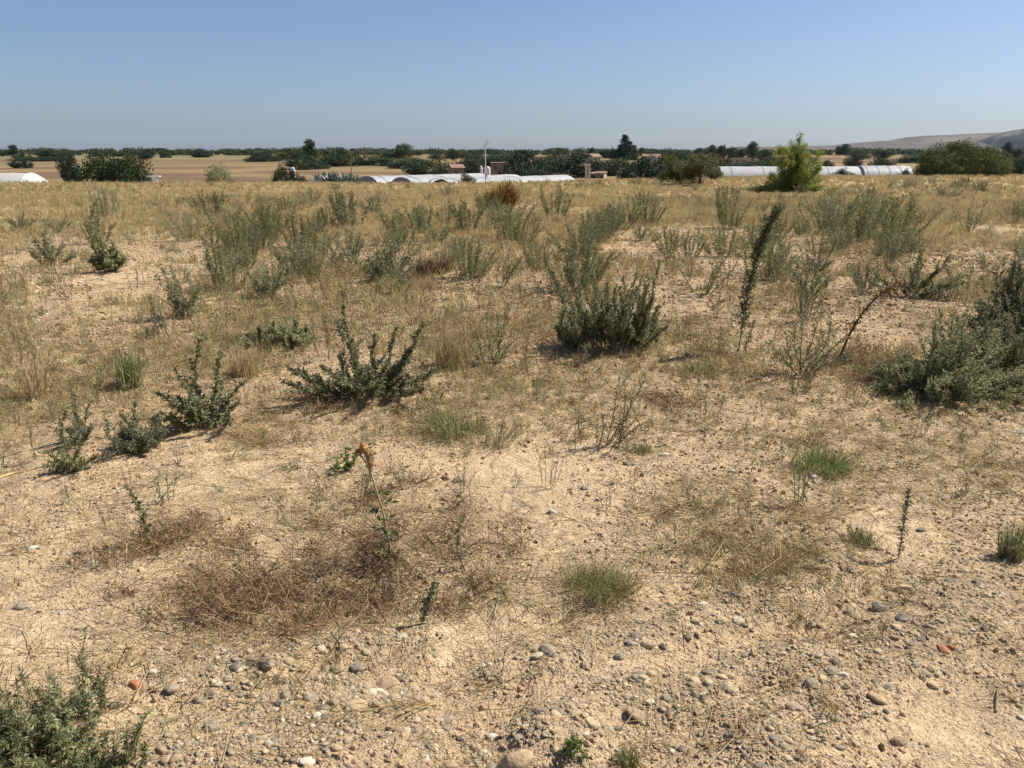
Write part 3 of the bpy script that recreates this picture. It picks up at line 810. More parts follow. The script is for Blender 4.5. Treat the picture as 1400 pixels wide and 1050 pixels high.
hero(SB, 'dark saltbush sprawling sideways in front of the tall weed thicket', 'shrub', 1240, 408, [(1190, 372), (1215, 365), (1250, 345), (1265, 350), (1290, 352), (1310, 378), (1300, 395), (1275, 370)], 4, sides=16, side_len=.16, leaf=(.03, .015), per=16, along=40, extra=6)
hero(SB, 'tall grey-green saltbush beside the low spreading one', 'shrub', 1392, 480, [(1397, 318), (1380, 345), (1410, 330), (1362, 390), (1342, 420), (1372, 370), (1430, 360), (1440, 400), (1325, 440)], 5, sides=22, side_len=.16, leaf=(.026, .013), per=22, along=60, extra=60, fill=.98, leafmat='greyweed', basew=.5)
hero(SB, 'low spreading grey-green saltbush hugging the gravel', 'shrub', 1275, 540, [(1200, 525), (1215, 500), (1270, 470), (1310, 450), (1330, 440), (1290, 430), (1350, 470), (1390, 500), (1380, 520), (1240, 500)], 6, sides=20, side_len=.14, leaf=(.022, .011), per=20, along=50, extra=70, fill=.98, basew=.6)
hero(SB, 'open sparse saltbush with a leafy upright centre beside rusty stalk', 'shrub', 1095, 512, [(1100, 393), (1105, 400), (1048, 470), (1060, 450), (1140, 455), (1150, 480), (1120, 430), (1075, 440)], 7, sides=12, side_len=.12, leaf=(.022, .010), per=10, along=26, extra=3, leafmat='greyweed')
hero('low_shrub', 'low rounded dark green cushion of leaves by forked dry stalk', 'shrub', 382, 472, [(345, 455), (360, 445), (382, 436), (400, 440), (418, 450), (425, 465)], 8, sides=16, side_len=.12, per=20, along=40, extra=26, fill=1.0, leafmat='saltbush', basew=.6)
p = Plant(9); q, dep = gp(1010, 480); m = dep / F
p.branch((0, 0, -.01), (36 * m, .05, 186 * m), 90, .12, (.055, .012), 9, 230, .007, mid_=(4 * m, 0, 140 * m), bare=.10, ang=.6, taper=.3)
p.branch((10 * m, 0, 110 * m), (24 * m, .04, 160 * m), 24, .09, (.05, .012), 8, 60, .004)
tm = p.meshes('darkweed'); o = thing('tall_weed', 'tall single leafy stem leaning over at its tip', 'weed', q)
obj('stems', tm[0], o); obj('foliage', tm[1], o, 'stuff')
hero('tall_weed', 'short bent companion stem at the foot of the leaning weed', 'weed', 1016, 486, [(1030, 440)], 10, sides=10, side_len=.05, leaf=(.03, .008), per=6, along=40, extra=0, leafmat='horseweed')
hero('weed', 'dark wiry branching weed on bare sand with thin leaves', 'weed', 828, 610, [(838, 528), (876, 507), (860, 540), (850, 520), (885, 570), (820, 560)], 12, sides=9, side_len=.09, leaf=(.02, .006), per=5, along=20, extra=2, leafmat='darkweed', r=.0035)
hero('weed', 'conical grey weed with stiff upright fingers on pale soil', 'weed', 252, 437, [(215, 380), (228, 365), (243, 355), (262, 372), (275, 395), (250, 380), (235, 390), (268, 410)], 13, sides=9, side_len=.10, leaf=(.05, .010), per=10, along=50, extra=3, leafmat='greyweed')
hero('weed', 'bushy grey-green weed with one upright leafy column', 'weed', 148, 372, [(145, 280), (150, 300), (132, 340), (165, 345), (175, 355), (140, 320)], 14, sides=16, side_len=.18, leaf=(.05, .018), per=16, along=60, extra=6, leafmat='saltbush')
hero('weed', 'conical grey weed with pale lower leaves beside the leafy column', 'weed', 68, 363, [(72, 310), (55, 330), (90, 335), (45, 345), (100, 350), (65, 320)], 15, sides=12, side_len=.2, leaf=(.05, .016), per=12, along=40, extra=4, leafmat='greyweed')
hero('weed', 'upright clump of fingered grey-green weed on the bare strip', 'weed', 368, 408, [(340, 370), (358, 360), (372, 365), (392, 362), (400, 380), (350, 385)], 16, sides=10, side_len=.14, leaf=(.05, .010), per=9, along=40, extra=6, leafmat='greyweed')
hero('weed', 'loose pale green weed with scattered small leaves by seed stalk', 'weed', 672, 497, [(668, 422), (650, 450), (690, 440), (705, 465), (645, 480), (680, 430)], 17, sides=12, side_len=.13, leaf=(.022, .010), per=8, along=18, extra=3, leafmat='greyweed')
hero('weed', 'feathery grey-green weed spreading over stony soil', 'weed', 190, 618, [(200, 545), (165, 580), (220, 600), (150, 590), (180, 560), (215, 570)], 18, sides=18, side_len=.08, leaf=(.02, .007), per=12, along=34, extra=14, leafmat='greyweed')
hero('weed', 'slender feathery weed with thin stems beside the spreading one', 'weed', 112, 605, [(115, 535), (100, 560), (130, 550), (95, 580), (135, 580)], 19, sides=16, side_len=.07, leaf=(.02, .006), per=10, along=30, extra=9, leafmat='greyweed')
hero('weed', 'squat fine-leaved green tuft beside a fallen pale stick', 'weed', 95, 645, [(78, 612), (95, 600), (115, 606), (130, 625), (68, 628)], 20, sides=12, side_len=.05, leaf=(.02, .005), per=12, along=26, extra=8, fill=1.0, leafmat='horseweed')
hero('weed', 'small erect grey leafed stem rising from rusty mat', 'weed', 190, 748, [(184, 662)], 21, sides=26, side_len=.036, leaf=(.024, .011), per=5, along=34, extra=0, leafmat='saltbush', r=.003)
hero('weed', 'stubby blue-green leaf column casting a black shadow', 'weed', 592, 850, [(600, 785)], 22, sides=24, side_len=.036, leaf=(.022, .012), per=5, along=34, extra=0, leafmat='saltbush', r=.003)
hero('weed', 'thin grey-green stem beside the thistle', 'weed', 632, 782, [(634, 702)], 23, sides=14, side_len=.03, leaf=(.02, .007), per=5, along=40, extra=0, leafmat='greyweed', r=.0025)
hero('weed', 'straight dark green needle-leaved stem on open sand', 'weed', 1215, 766, [(1228, 664)], 24, sides=4, side_len=.03, leaf=(.022, .005), per=4, along=130, extra=0, leafmat='darkweed', r=.003)
hero('weed', 'small green sprout with narrow upright leaves by large tan stone', 'weed', 785, 1040, [(782, 1000), (790, 1002), (778, 1012)], 25, sides=3, side_len=.015, leaf=(.028, .008), per=3, along=14, extra=0, leafmat='green', r=.002)
hero('weed', 'tiny bright green rosette beside the orange thistle heads', 'weed', 475, 640, [(465, 622), (475, 612), (488, 622), (482, 630)], 26, sides=3, side_len=.02, leaf=(.03, .012), per=3, along=16, extra=2, leafmat='green', r=.002)
hero('weed', 'rank green weed with many leafy stems in gravel', 'weed', 25, 1035, [(8, 905), (30, 930), (-30, 900), (60, 960), (85, 985), (-20, 960), (50, 1000), (20, 960), (95, 1020), (-60, 930)], 27, sides=18, side_len=.06, leaf=(.017, .0042), per=9, along=40, extra=16, fill=1.0, leafmat='horseweed', r=.003)
hero('weed', 'slim feathery green weed standing before brown mat', 'weed', 130, 975, [(133, 850), (128, 880), (150, 900), (110, 935), (145, 930)], 28, sides=14, side_len=.045, leaf=(.017, .0042), per=6, along=26, extra=3, leafmat='horseweed', r=.0025)
hero('weed', 'low leafy weed sprawling over grey stones', 'weed', 165, 1050, [(215, 960), (195, 985), (150, 1010), (120, 1020), (205, 1010), (175, 1000)], 29, sides=12, side_len=.05, leaf=(.017, .0042), per=8, along=26, extra=4, leafmat='horseweed', r=.0025)
hero('weed', 'feathery pale green weed filling the corner behind the rank one', 'weed', 75, 1010, [(20, 900), (60, 925), (95, 930), (120, 950), (45, 950), (140, 975), (90, 965), (10, 945)], 34, sides=16, side_len=.05, leaf=(.017, .0042), per=8, along=30, extra=16, fill=1.0, leafmat='greyweed', r=.0025, basew=.5)
hero('weed', 'ragged green weed joining the rank one to the sprawling one', 'weed', 95, 1055, [(60, 985), (100, 975), (130, 990), (150, 1000), (80, 1000), (40, 1005), (120, 1020)], 35, sides=14, side_len=.045, leaf=(.017, .0042), per=8, along=30, extra=14, fill=1.0, leafmat='horseweed', r=.0025, basew=.5)
hero(SB, 'feathery grey-green saltbush between the tall and low spreading ones', 'shrub', 1350, 505, [(1310, 440), (1330, 420), (1352, 400), (1375, 410), (1400, 430), (1420, 460), (1300, 470), (1340, 450), (1385, 450)], 36, sides=18, side_len=.15, leaf=(.022, .009), per=16, along=40, extra=36, fill=.98, leafmat='greyweed', basew=.6)
hero('weed', 'upright narrow weed with a slim leafy spike by dry grass', 'weed', 218, 462, [(214, 405), (222, 420), (208, 430)], 30, sides=10, side_len=.06, leaf=(.03, .008), per=8, along=40, extra=1, leafmat='greyweed')
hero('weed', 'thin forked green weed on gravel below the broad saltbush', 'weed', 968, 568, [(972, 490), (955, 520), (985, 530), (960, 540)], 31, sides=7, side_len=.05, leaf=(.018, .005), per=4, along=14, extra=0, leafmat='greyweed', r=.0025)
hero('weed', 'small upright green weed on yellowish patch before sparse saltbush', 'weed', 1084, 545, [(1086, 500), (1080, 515)], 32, sides=7, side_len=.04, leaf=(.02, .006), per=5, along=20, extra=0, leafmat='horseweed', r=.0025)
hero('weed', 'slender dry-tipped stalk weed beside pale loose weed', 'weed', 720, 512, [(716, 425), (724, 455), (712, 465)], 33, sides=6, side_len=.05, leaf=(.02, .006), per=3, along=14, extra=0, leafmat='strawbrown', r=.003)

# russet dock stalk, curved
p = Plant(60); q, dep = gp(1146, 497); m = dep / F
a, mid, tip = np.array([0, 0, 0.]), np.array([18 * m, .05, 80 * m]), np.array([72 * m, .1, 106 * m])
pts = bez(a, mid, tip, 14); p.st.tube(pts, .011, .005, 5, .4)
for i in range(3, 14):
    for _ in range(16):
        d = p.rng.normal(size=3) * .5 + (pts[min(i + 1, 13)] - pts[i - 1]) * 6
        p.lf.leaves([pts[i] + p.rng.normal(size=3) * .012], d[None], p.rng.uniform(.02, .05), .012, p.rng.random(), .1, p.rng)
for _ in range(40):
    d = np.array([p.rng.uniform(-.3, 1), p.rng.normal() * .4, p.rng.uniform(-.6, .3)])
    p.lf.leaves([tip - np.array([p.rng.random() * .15, 0, .05])], d[None], p.rng.uniform(.05, .12), .012, p.rng.random(), .3, p.rng)
o = thing('dock_stalk', 'rusty curved dead dock stalk bowing over beside sparse saltbush', 'dead plant', q)
obj('stems', p.st.mesh('stems', M['rust']), o); obj('foliage', p.lf.mesh('foliage', M['russet']), o, 'stuff')

# thistle with dry orange heads
p = Plant(61); q, dep = gp(530, 772); m = dep / F
hd = MB()
top = np.array([-24 * m, 0, 172 * m])
pts = np.array([[0, 0, -.01], [4 * m, 0, 30 * m], [-2 * m, 0, 75 * m], [-10 * m, 0, 110 * m], [-18 * m, 0, 145 * m], [-22 * m, 0, 164 * m]])
p.st.tube(pts, .0055, .003, 5, .6)
for dx, dz, rr in ((-30, 166, .014), (-22, 172, .017), (-18, 163, .013), (-14, 150, .011)):
    c = np.array([dx * m, random.uniform(-.012, .012), dz * m]); base = np.array([-17 * m, 0, (dz - 26) * m])
    p.st.tube([base, (base + c) / 2, c], .003, .0025, 4, .5)
    v, f = ICO[2]
    hd.add(v * rr * (1 + .12 * R.normal(size=(len(v), 1))) + c, tris=f)
    n = 60; D = R.normal(size=(n, 3)); D /= np.linalg.norm(D, axis=1, keepdims=True)
    hd.leaves(c + D * rr * .9, D + np.array([0, 0, .5]), .012, .004, .6)
for i in range(26):
    t = random.random(); b = pts[0] + (pts[3] - pts[0]) * (t * .9 + .05)
    d = np.array([R.normal(), R.normal(), .2]); d /= np.linalg.norm(d)
    n = 5; PP = b + d * np.linspace(0, .05, n)[:, None]
    p.lf.leaves(PP, np.tile(d, (n, 1)) + R.normal(size=(n, 3)) * .7, .035, .014, R.random(n), .2)
o = thing('thistle', 'spindly drying thistle with a cluster of orange-brown seed heads', 'thistle', q)
obj('stems', p.st.mesh('stems', M['drystem']), o); obj('foliage', p.lf.mesh('foliage', M['horseweed']), o, 'stuff'); obj('seed_heads', hd.mesh('seed_heads', M['thistle']), o, 'stuff')

# green broom-like cushion, grass tuft and other tufts made of blades
def tuft(name, label, cat, px, py, wpx, hpx, n, mat, seed, w=.0028, lean=1.0, dry=0, tilt=0.0, curl=.25):
    q, dep = gp(px, py); m = dep / F
    p = Plant(seed)
    p.twigs(n, wpx * m / 2 * 1.3, hpx * m / cp * 1.1, w, lean=lean, base_r=wpx * m * .33, curl=curl, tilt=(tilt * hpx * m, 0))
    o = thing(name, label, cat, (q[0], q[1], q[2] - .004))
    obj('foliage', p.lf.mesh('foliage', M[mat]), o, 'stuff')
    if dry:
        p2 = Plant(seed + 500); p2.twigs(dry, wpx * m / 2 * 1.4, hpx * m * .8, w, lean=1.2, base_r=wpx * m * .3, curl=.4)
        obj('dry_stems', p2.lf.mesh('dry_stems', M['straw']), o, 'stuff')
    return o
tuft('grass_cushion', 'springy yellow-green broom-like cushion of fine stems on sand', 'weed', 820, 806, 165, 54, 800, 'broom', 70, .0014, 1.0, 260, 0, .5)
tuft('grass_tuft', 'wide low tuft of bright green grass leaning on gravel', 'grass tuft', 1125, 642, 130, 34, 620, 'green', 71, .0026, 1.0, 140, .3, .45)
tuft('grass_tuft', 'olive grass tuft with dry tips on dark gravel', 'grass tuft', 1382, 762, 60, 72, 260, 'olive', 72, .0028, .9, 80)
tuft('grass_tuft', 'small olive tuft beside the straight dark stem', 'grass tuft', 1178, 742, 60, 28, 200, 'olive', 73, .0025, 1.0, 60)
tuft('grass_tuft', 'small green and straw tuft between grey stones', 'grass tuft', 858, 1046, 60, 42, 140, 'horseweed', 74, .0024, .9, 80)
tuft('grass_tuft', 'olive tuft with spreading straw below the spired saltbush', 'grass tuft', 620, 592, 150, 45, 420, 'olive', 75, .003, 1.1, 260)
tuft('grass_tuft', 'thin wiry tuft of bent stems over dark soil patch', 'grass tuft', 672, 612, 80, 58, 90, 'horseweed', 76, .0026, 1.0, 50, .4)
tuft('grass_tuft', 'yellow-green grass patch under the dark wiry weed', 'grass tuft', 878, 618, 50, 20, 200, 'olive', 77, .0024, 1.1, 60)
tuft('grass_tuft', 'yellowish grass patch at the foot of the leaning weed', 'grass tuft', 960, 512, 90, 26, 320, 'olive', 78, .004, 1.1, 160)
tuft('grass_tuft', 'small fading green tuft on sand beside rusty stalk tangle', 'grass tuft', 398, 640, 40, 14, 90, 'olive', 79, .0024, 1.1, 20)
tuft('wiry_seedling', 'leafless wiry seedling with brown threadlike stems on pale sand', 'weed', 945, 682, 90, 42, 34, 'strawbrown', 80, .0022, 1.0)
tuft('dry_grass_clump', 'thin upright clump of dry grass beside compact conical saltbush', 'grass tuft', 335, 515, 70, 60, 300, 'straw', 81, .004, .8)
tuft('dry_grass_clump', 'tall dry grass clump between the two saltbushes', 'grass tuft', 618, 505, 90, 90, 300, 'straw', 82, .004, .7)
tuft('dry_weed', 'brown branching seed weed standing in pale straw', 'dead plant', 52, 545, 70, 95, 70, 'strawbrown', 83, .005, .8)
tuft('dry_weed', 'olive brown upright weed with dense thin stems', 'dead plant', 178, 528, 60, 78, 220, 'olive', 84, .004, .7, 60)
tuft('russet_bush', 'rust orange rounded bush among the far dry grass', 'shrub', 684, 286, 60, 42, 1200, 'russet', 85, .03, .9)
tuft('dry_weed', 'dry reddish thicket with dead stalks in the weed band', 'dead plant', 590, 374, 80, 30, 300, 'rust', 86, .010, 1.0, 60)

# forked dry stalk (leafless Y)
p = Plant(62); q, dep = gp(450, 492); m = dep / F
for tx, tz in ((-12, 62), (8, 70), (18, 58), (-4, 78), (0, 50)):
    p.st.tube([[0, 0, -.01], [0, 0, 22 * m], [tx * m * .6, R.normal() * .02, tz * m * .65], [tx * m, R.normal() * .04, tz * m]], .005, .002, 4, .5)
    c = np.array([tx * m, 0, tz * m]); n = 24
    p.lf.leaves(c + R.normal(size=(n, 3)) * .02, R.normal(size=(n, 3)), .02, .007, R.random(n))
o = thing('dry_stalk', 'leafless forked dry stalk with greyish seed tufts beside spired saltbush', 'dead plant', q)
obj('stems', p.st.mesh('stems', M['drystem']), o); obj('seed_tufts', p.lf.mesh('seed_tufts', M['strawbrown']), o, 'stuff')

# rust brown mats of dead twigs
def mat_of_twigs(label, px, py, wpx, dpx, n, seed, mat='rust', w=.0023, hgt=.08):
    q, dep = gp(px, py); m = dep / F
    rng = np.random.default_rng(seed)
    rx = wpx * m / 2; ry = dpx * m / 2 / math.sin(math.atan2(1.6, q[1]))
    hubs = rng.normal(size=(max(7, n // 60), 2)) * np.array([rx, ry]) * .5
    hk = hubs[rng.integers(0, len(hubs), n)] + rng.normal(size=(n, 2)) * .045
    th = rng.uniform(0, 6.28, n); L = rng.uniform(.04, .15, n)
    T2 = hk + np.stack([np.cos(th), np.sin(th) * .8], -1) * L[:, None]
    z0 = H(hk[:, 0] + q[0], hk[:, 1] + q[1]) - q[2]; z1 = H(T2[:, 0] + q[0], T2[:, 1] + q[1]) - q[2]
    A = np.column_stack([hk, z0 + .003 + rng.random(n) * hgt * .3]); T = np.column_stack([T2, z1 + rng.random(n) ** 2 * hgt + .004])
    B = (A + T) / 2 + np.column_stack([rng.normal(size=(n, 2)) * .024, rng.random(n) * hgt * .7])
    mb = MB(); mb.blades(A, T, B, w * rng.uniform(.5, 1.5, n), np.clip(rng.random(n) ** 1.3 + rng.normal(0, .15, n), 0, 1), rng)
    o = thing('dead_weed_mat', label, 'dead plant', q)
    obj('twigs', mb.mesh('twigs', M[mat]), o, 'stuff')
    k = rng.integers(0, n, n // 7); m2 = MB(); sh = rng.normal(size=(len(k), 3)) * np.array([.03, .03, .004]) + np.array([0, 0, .012]); m2.blades(A[k] + sh, T[k] + sh * 1.6, B[k] + sh, .0024, rng.random(len(k)), rng)
    obj('straw_stalks', m2.mesh('straw_stalks', M['straw']), o, 'stuff')
mat_of_twigs('rust brown mat of dead wiry twigs around the small erect stem', 240, 748, 200, 85, 900, 201)
mat_of_twigs('rust brown dead twig mat spreading over pebbles above the gravel ridge', 320, 838, 280, 95, 1350, 202)
mat_of_twigs('dense rust brown twig mat at the foot of the thistle', 560, 735, 270, 115, 1550, 203)
mat_of_twigs('rust brown twig mat reaching down to the stubby leaf column', 470, 800, 250, 95, 1100, 204)
mat_of_twigs('small dark brown dead mat behind the dark wiry weed', 905, 560, 90, 34, 420, 205, 'rust', .003, .08)
mat_of_twigs('reddish dead mat under the curved dock stalk', 1185, 505, 120, 40, 700, 206, 'rust', .004, .08)
mat_of_twigs('brown dead mat beneath the spired saltbush', 440, 548, 110, 30, 420, 207, 'rust', .003, .05)
mat_of_twigs('brown withered mat with straw to the right of conical saltbush', 350, 590, 90, 26, 320, 208, 'strawbrown', .003, .05)
mat_of_twigs('faded brown tangle on sand below the olive tuft', 1110, 705, 90, 30, 200, 209, 'strawbrown', .0024, .05)

# pale straw bundle and single sticks on the ground
def stick(name, label, pts, r, mat, cat='stick'):
    g0 = [gp(*p)[0] for p in pts]
    P = np.array([(q[0] - g0[0][0], q[1] - g0[0][1], q[2] - g0[0][2] + r * .8) for q in g0])
    mb = MB(); mb.tube(P, r, r * .55, 5, .8)
    o = obj(name, mb.mesh(name, M[mat])); o.location = g0[0]
    return tag(o, label, cat)
stick('fallen_stick', 'long pale stick lying on stony soil beside squat tuft', [(-10, 657), (20, 648), (50, 641), (75, 635)], .008, 'straw')
stick('fallen_stick', 'shorter pale stick lying behind the long one', [(-10, 628), (12, 623), (30, 618)], .006, 'straw')
stick('fallen_stick', 'thin curved brown twig lying on smooth pale sand', [(1362, 974), (1364, 945), (1374, 915), (1392, 892)], .0035, 'strawbrown')
stick('fallen_stick', 'short pale straw lying beside the pebble ridge', [(957, 976), (975, 964), (1002, 954)], .003, 'straw')
def bundle(label, px, py, ends, seed):
    q, dep = gp(px, py); rng = np.random.default_rng(seed); mb = MB()
    for ex, ey in ends:
        e, _ = gp(ex, ey)
        t = np.linspace(0, 1, 6)[:, None]
        P = q + (e - q) * t + rng.normal(size=(6, 3)) * .006
        P[:, 2] = H(P[:, 0], P[:, 1]) + .006 + .012 * np.sin(t[:, 0] * 3)
        mb.tube(P - q, .0018, .001, 3, rng.uniform(.6, 1))
    o = obj('straw_bundle', mb.mesh('straw_bundle', M['straw'])); o.location = q
    tag(o, label, 'straw')
bundle('fan of long pale straws lying flat on smooth sand', 595, 966, [(455, 978), (465, 1000), (480, 1015), (500, 1015), (452, 990), (490, 1005), (520, 1012), (540, 1000), (400, 1002), (530, 985)], 3)

# ---- generic weeds: a few grown shapes, each copy its own plant
def T_horse(seed, n, h=.6, leafmat='horseweed', leaf=(.05, .007), along=80, spreadw=.25, sides=5):
    p = Plant(seed); rng = p.rng
    for i in range(n):
        a = rng.uniform(0, 6.28); q = rng.random() ** .7 * spreadw
        hh = h * (1 - .45 * (q / max(spreadw, .01)) ** 1.5 * rng.random()) * rng.uniform(.75, 1.0)
        p.branch((math.cos(a) * q * .5, math.sin(a) * q * .5, -.01), (math.cos(a) * q * 1.25, math.sin(a) * q * 1.25, hh), sides, .10, leaf, 7, along, .0035, bare=.08, ang=.5)
    return p.meshes(leafmat)
def T_bush(seed, n, h, w, leafmat, leaf=(.022, .010), sides=12, per=12, along=30, side_len=.12):
    p = Plant(seed); rng = p.rng
    for i in range(n):
        a = rng.uniform(0, 6.28); q = rng.random() ** .6 * w
        p.branch((math.cos(a) * q * .2, math.sin(a) * q * .2, -.01), (math.cos(a) * q, math.sin(a) * q, h * rng.uniform(.55, 1.0) * (1 - .4 * q / w)), sides, side_len, leaf, per, along, .004)
    return p.meshes(leafmat)
TP = {
    'single': [T_horse(400 + i, 1, .5, 'horseweed' if i % 2 else 'greyweed', (.045, .008), 90, .05, 8) for i in range(4)],
    'clump': [T_horse(410 + i, 14, .62, ('horseweed', 'greyweed', 'horseweed', 'saltbush', 'olive')[i], (.055, .009), 100, .32, 6) for i in range(5)],
    'thicket': [T_horse(420 + i, 26, .75, ('horseweed', 'greyweed', 'horseweed')[i], (.06, .010), 95, .55, 6) for i in range(3)],
    'open': [T_bush(430 + i, 6, .5, .32, 'greyweed' if i % 2 else 'saltbush', (.04, .011), 8, 8, 20) for i in range(4)],
    'bush': [T_bush(440 + i, 12, .5, .38, 'saltbush' if i % 2 else 'greyweed', (.028, .013), 14, 15, 34, .13) for i in range(3)],
    'dry': [T_horse(450 + i, 7, .5, 'strawbrown', (.03, .006), 26, .2, 6) for i in range(3)],
    'sprig': [T_horse(460 + i, 4, .22, 'greyweed' if i % 2 else 'horseweed', (.05, .009), 12, .12, 0) for i in range(4)],
}
WORD = {'single': ('single_stem_weed', 'slender single-stemmed weed'), 'clump': ('weed_clump', 'upright clump of green weed'),
        'thicket': ('weed_thicket', 'thick tall stand of green weed'), 'open': ('open_weed', 'loosely branched grey-green weed'),
        'bush': ('bushy_weed', 'bushy dark grey-green weed'), 'dry': ('dry_weed', 'brown dried-up stalky weed'), 'sprig': ('weed_sprig', 'short sprig of green leaves')}
def weed(kind, px, py, hpx, label=None, where='in the dry field', i=None, wide=1.0):
    i = random.randrange(len(TP[kind])) if i is None else i
    nm, base = WORD[kind]
    tm = TP[kind][i]
    if not label:
        g_, _ = gp(px, py); where = f'{where} near {near_what(g_[0], g_[1])}'
    lab = label or f'{base} {where}'
    stand(nm, lab, 'weed' if kind != 'dry' else 'dead plant', tm, px, py, hpx, None if label else f'{base}, several {where}', wide=wide, tilt=.06)

NAMED = [
    ('thicket', 330, 336, 48, 'wide dark green weed thicket edging the bare left strip', 0, 1.1), ('thicket', 368, 328, 46, 'green weed thicket joined to the wider dark one', 2, 1.0),
    ('clump', 552, 335, 52, 'dense green weed clump behind the dry reddish thicket', 0, 1.2), ('clump', 700, 328, 46, 'upright green weed clump in front of the rust orange bush', 2, 1.1),
    ('thicket', 795, 352, 56, 'tall loose weed stand with pale dry stems behind broad saltbush', 0, 1.0), ('bush', 858, 310, 42, 'blue-green rounded weed beside yellowish grass on the bare rise', 1, 1.0),
    ('clump', 995, 312, 55, 'dark upright weed clump rising from bare gravelly patch', 2, .8), ('thicket', 1170, 332, 64, 'tall dark weed thicket behind the sprawling saltbush', 0, 1.1),
    ('thicket', 1220, 325, 58, 'tall green thicket joined to the dark one behind sprawling saltbush', 2, 1.1), ('thicket', 1130, 318, 52, 'lower edge of green thicket below the bright poplar', 1, 1.0),
    ('bush', 530, 380, 58, 'grey bushy weed with dead stalks inside', 0, 1.3), ('open', 470, 372, 46, 'open grey weed between the fingered clump and the bushy one', 1, 1.0),
    ('clump', 612, 368, 36, 'small grey clump at the end of the reddish thicket', 1, .8), ('open', 683, 392, 50, 'two-stemmed grey weed standing on pale straw', 3, .8),
    ('open', 960, 402, 62, 'loose grey-green weed to the left of the leaning stem', 0, 1.0), ('clump', 1050, 375, 54, 'leafy light green clump behind the leaning stem tip', 0, .8),
    ('bush', 1105, 402, 46, 'round grey-green weed between leaning stem and sprawling saltbush', 1, 1.0), ('bush', 1180, 398, 44, 'loose grey bush touching the sprawling saltbush', 0, .9),
    ('open', 1325, 318, 42, 'light grey weed on the open sandy rise by big round bush', 1, .9), ('clump', 1100, 440, 46, 'leafy green crown behind the sparse saltbush', 2, .6),
    ('single', 430, 480, 44, None, 1, 1.0), ('single', 800, 500, 34, None, 0, 1.0), ('dry', 655, 425, 40, None, 0, .7), ('clump', 290, 300, 40, 'green weed clump at the back of the left thicket', 0, 1.1),
    ('clump', 145, 300, 46, 'tall pale weed clump standing behind the leafy column', 1, .7), ('thicket', 260, 330, 40, 'low end of the left weed thicket', 1, 1.0),
    ('thicket', 885, 308, 34, 'soft green thicket beside the blue-green rounded weed', 2, 1.0), ('clump', 760, 300, 44, 'yellowish green clump at the centre of the weed band', 4, 1.1),
    ('clump', 640, 318, 48, 'green clump left of the rust orange bush', 0, 1.1), ('clump', 480, 312, 48, 'green clump in the middle weed band near agaves', 2, 1.1),
    ('sprig', 15, 418, 26, None, 0, 1.2), ('sprig', 98, 410, 20, None, 1, 1.2), ('sprig', 116, 440, 26, None, 2, 1.0), ('sprig', 185, 395, 34, None, 3, .7),
    ('open', 1380, 440, 60, 'grey weed tucked against the tall right saltbush', 1, 1.0), ('clump', 940, 355, 36, None, 1, .9), ('sprig', 920, 358, 34, None, 0, 1.3),
    ('dry', 1160, 560, 60, None, 1, .5), ('dry', 30, 500, 60, None, 2, .8), ('dry', 1245, 600, 30, None, 0, .6), ('single', 1240, 345, 36, None, 2, 1.0), ('open', 310, 415, 30, None, 2, 1.0),
    ('sprig', 30, 640, 26, None, 1, .6), ('sprig', 85, 690, 30, None, 0, .5), ('single', 100, 700, 44, None, 3, .7), ('dry', 150, 720, 40, None, 0, .6)]
for kind, px, py, h, lab, i, wd in NAMED:
    weed(kind, px, py, h, lab, 'on sand', i, wd)
def fill_weeds():
    rng = np.random.default_rng(77)
    n = 0
    while n < 300:
        py = 250 + 150 * rng.random() ** 1.5; px = rng.uniform(-60, 1460)
        if py > 350 and rng.random() < .45: continue
        if px < 300 and 338 < py < 440: continue
        if 850 < px < 1010 and 290 < py < 345 and rng.random() < .7: continue
        if px > 1310 and 270 < py < 335 and rng.random() < .7: continue
        if px < 250 and py < 335 and rng.random() < .75: continue
        kind = rng.choice(['clump', 'thicket', 'open', 'single', 'dry', 'bush'], p=[.34, .16, .16, .14, .12, .08])
        hh = {'clump': .55, 'thicket': .7, 'open': .45, 'single': .5, 'dry': .5, 'bush': .45}[kind] * rng.uniform(.5, 1.0)
        q, dep = gp(px, py)
        if dep > 95: continue
        weed(kind, px, py, hh * F / dep * cp, None, 'in grass' if py < 300 else 'on weedy ground')
        n += 1
    for k in range(110):
        py = 370 + 330 * rng.random() ** 1.5; px = rng.uniform(-20, 1420)
        kind = rng.choice(['sprig', 'single', 'dry', 'open'], p=[.5, .15, .25, .1])
        q, dep = gp(px, py)
        weed(kind, px, py, rng.uniform(.08, .22) * F / dep, None, 'on sand', None, .7)
fill_weeds()

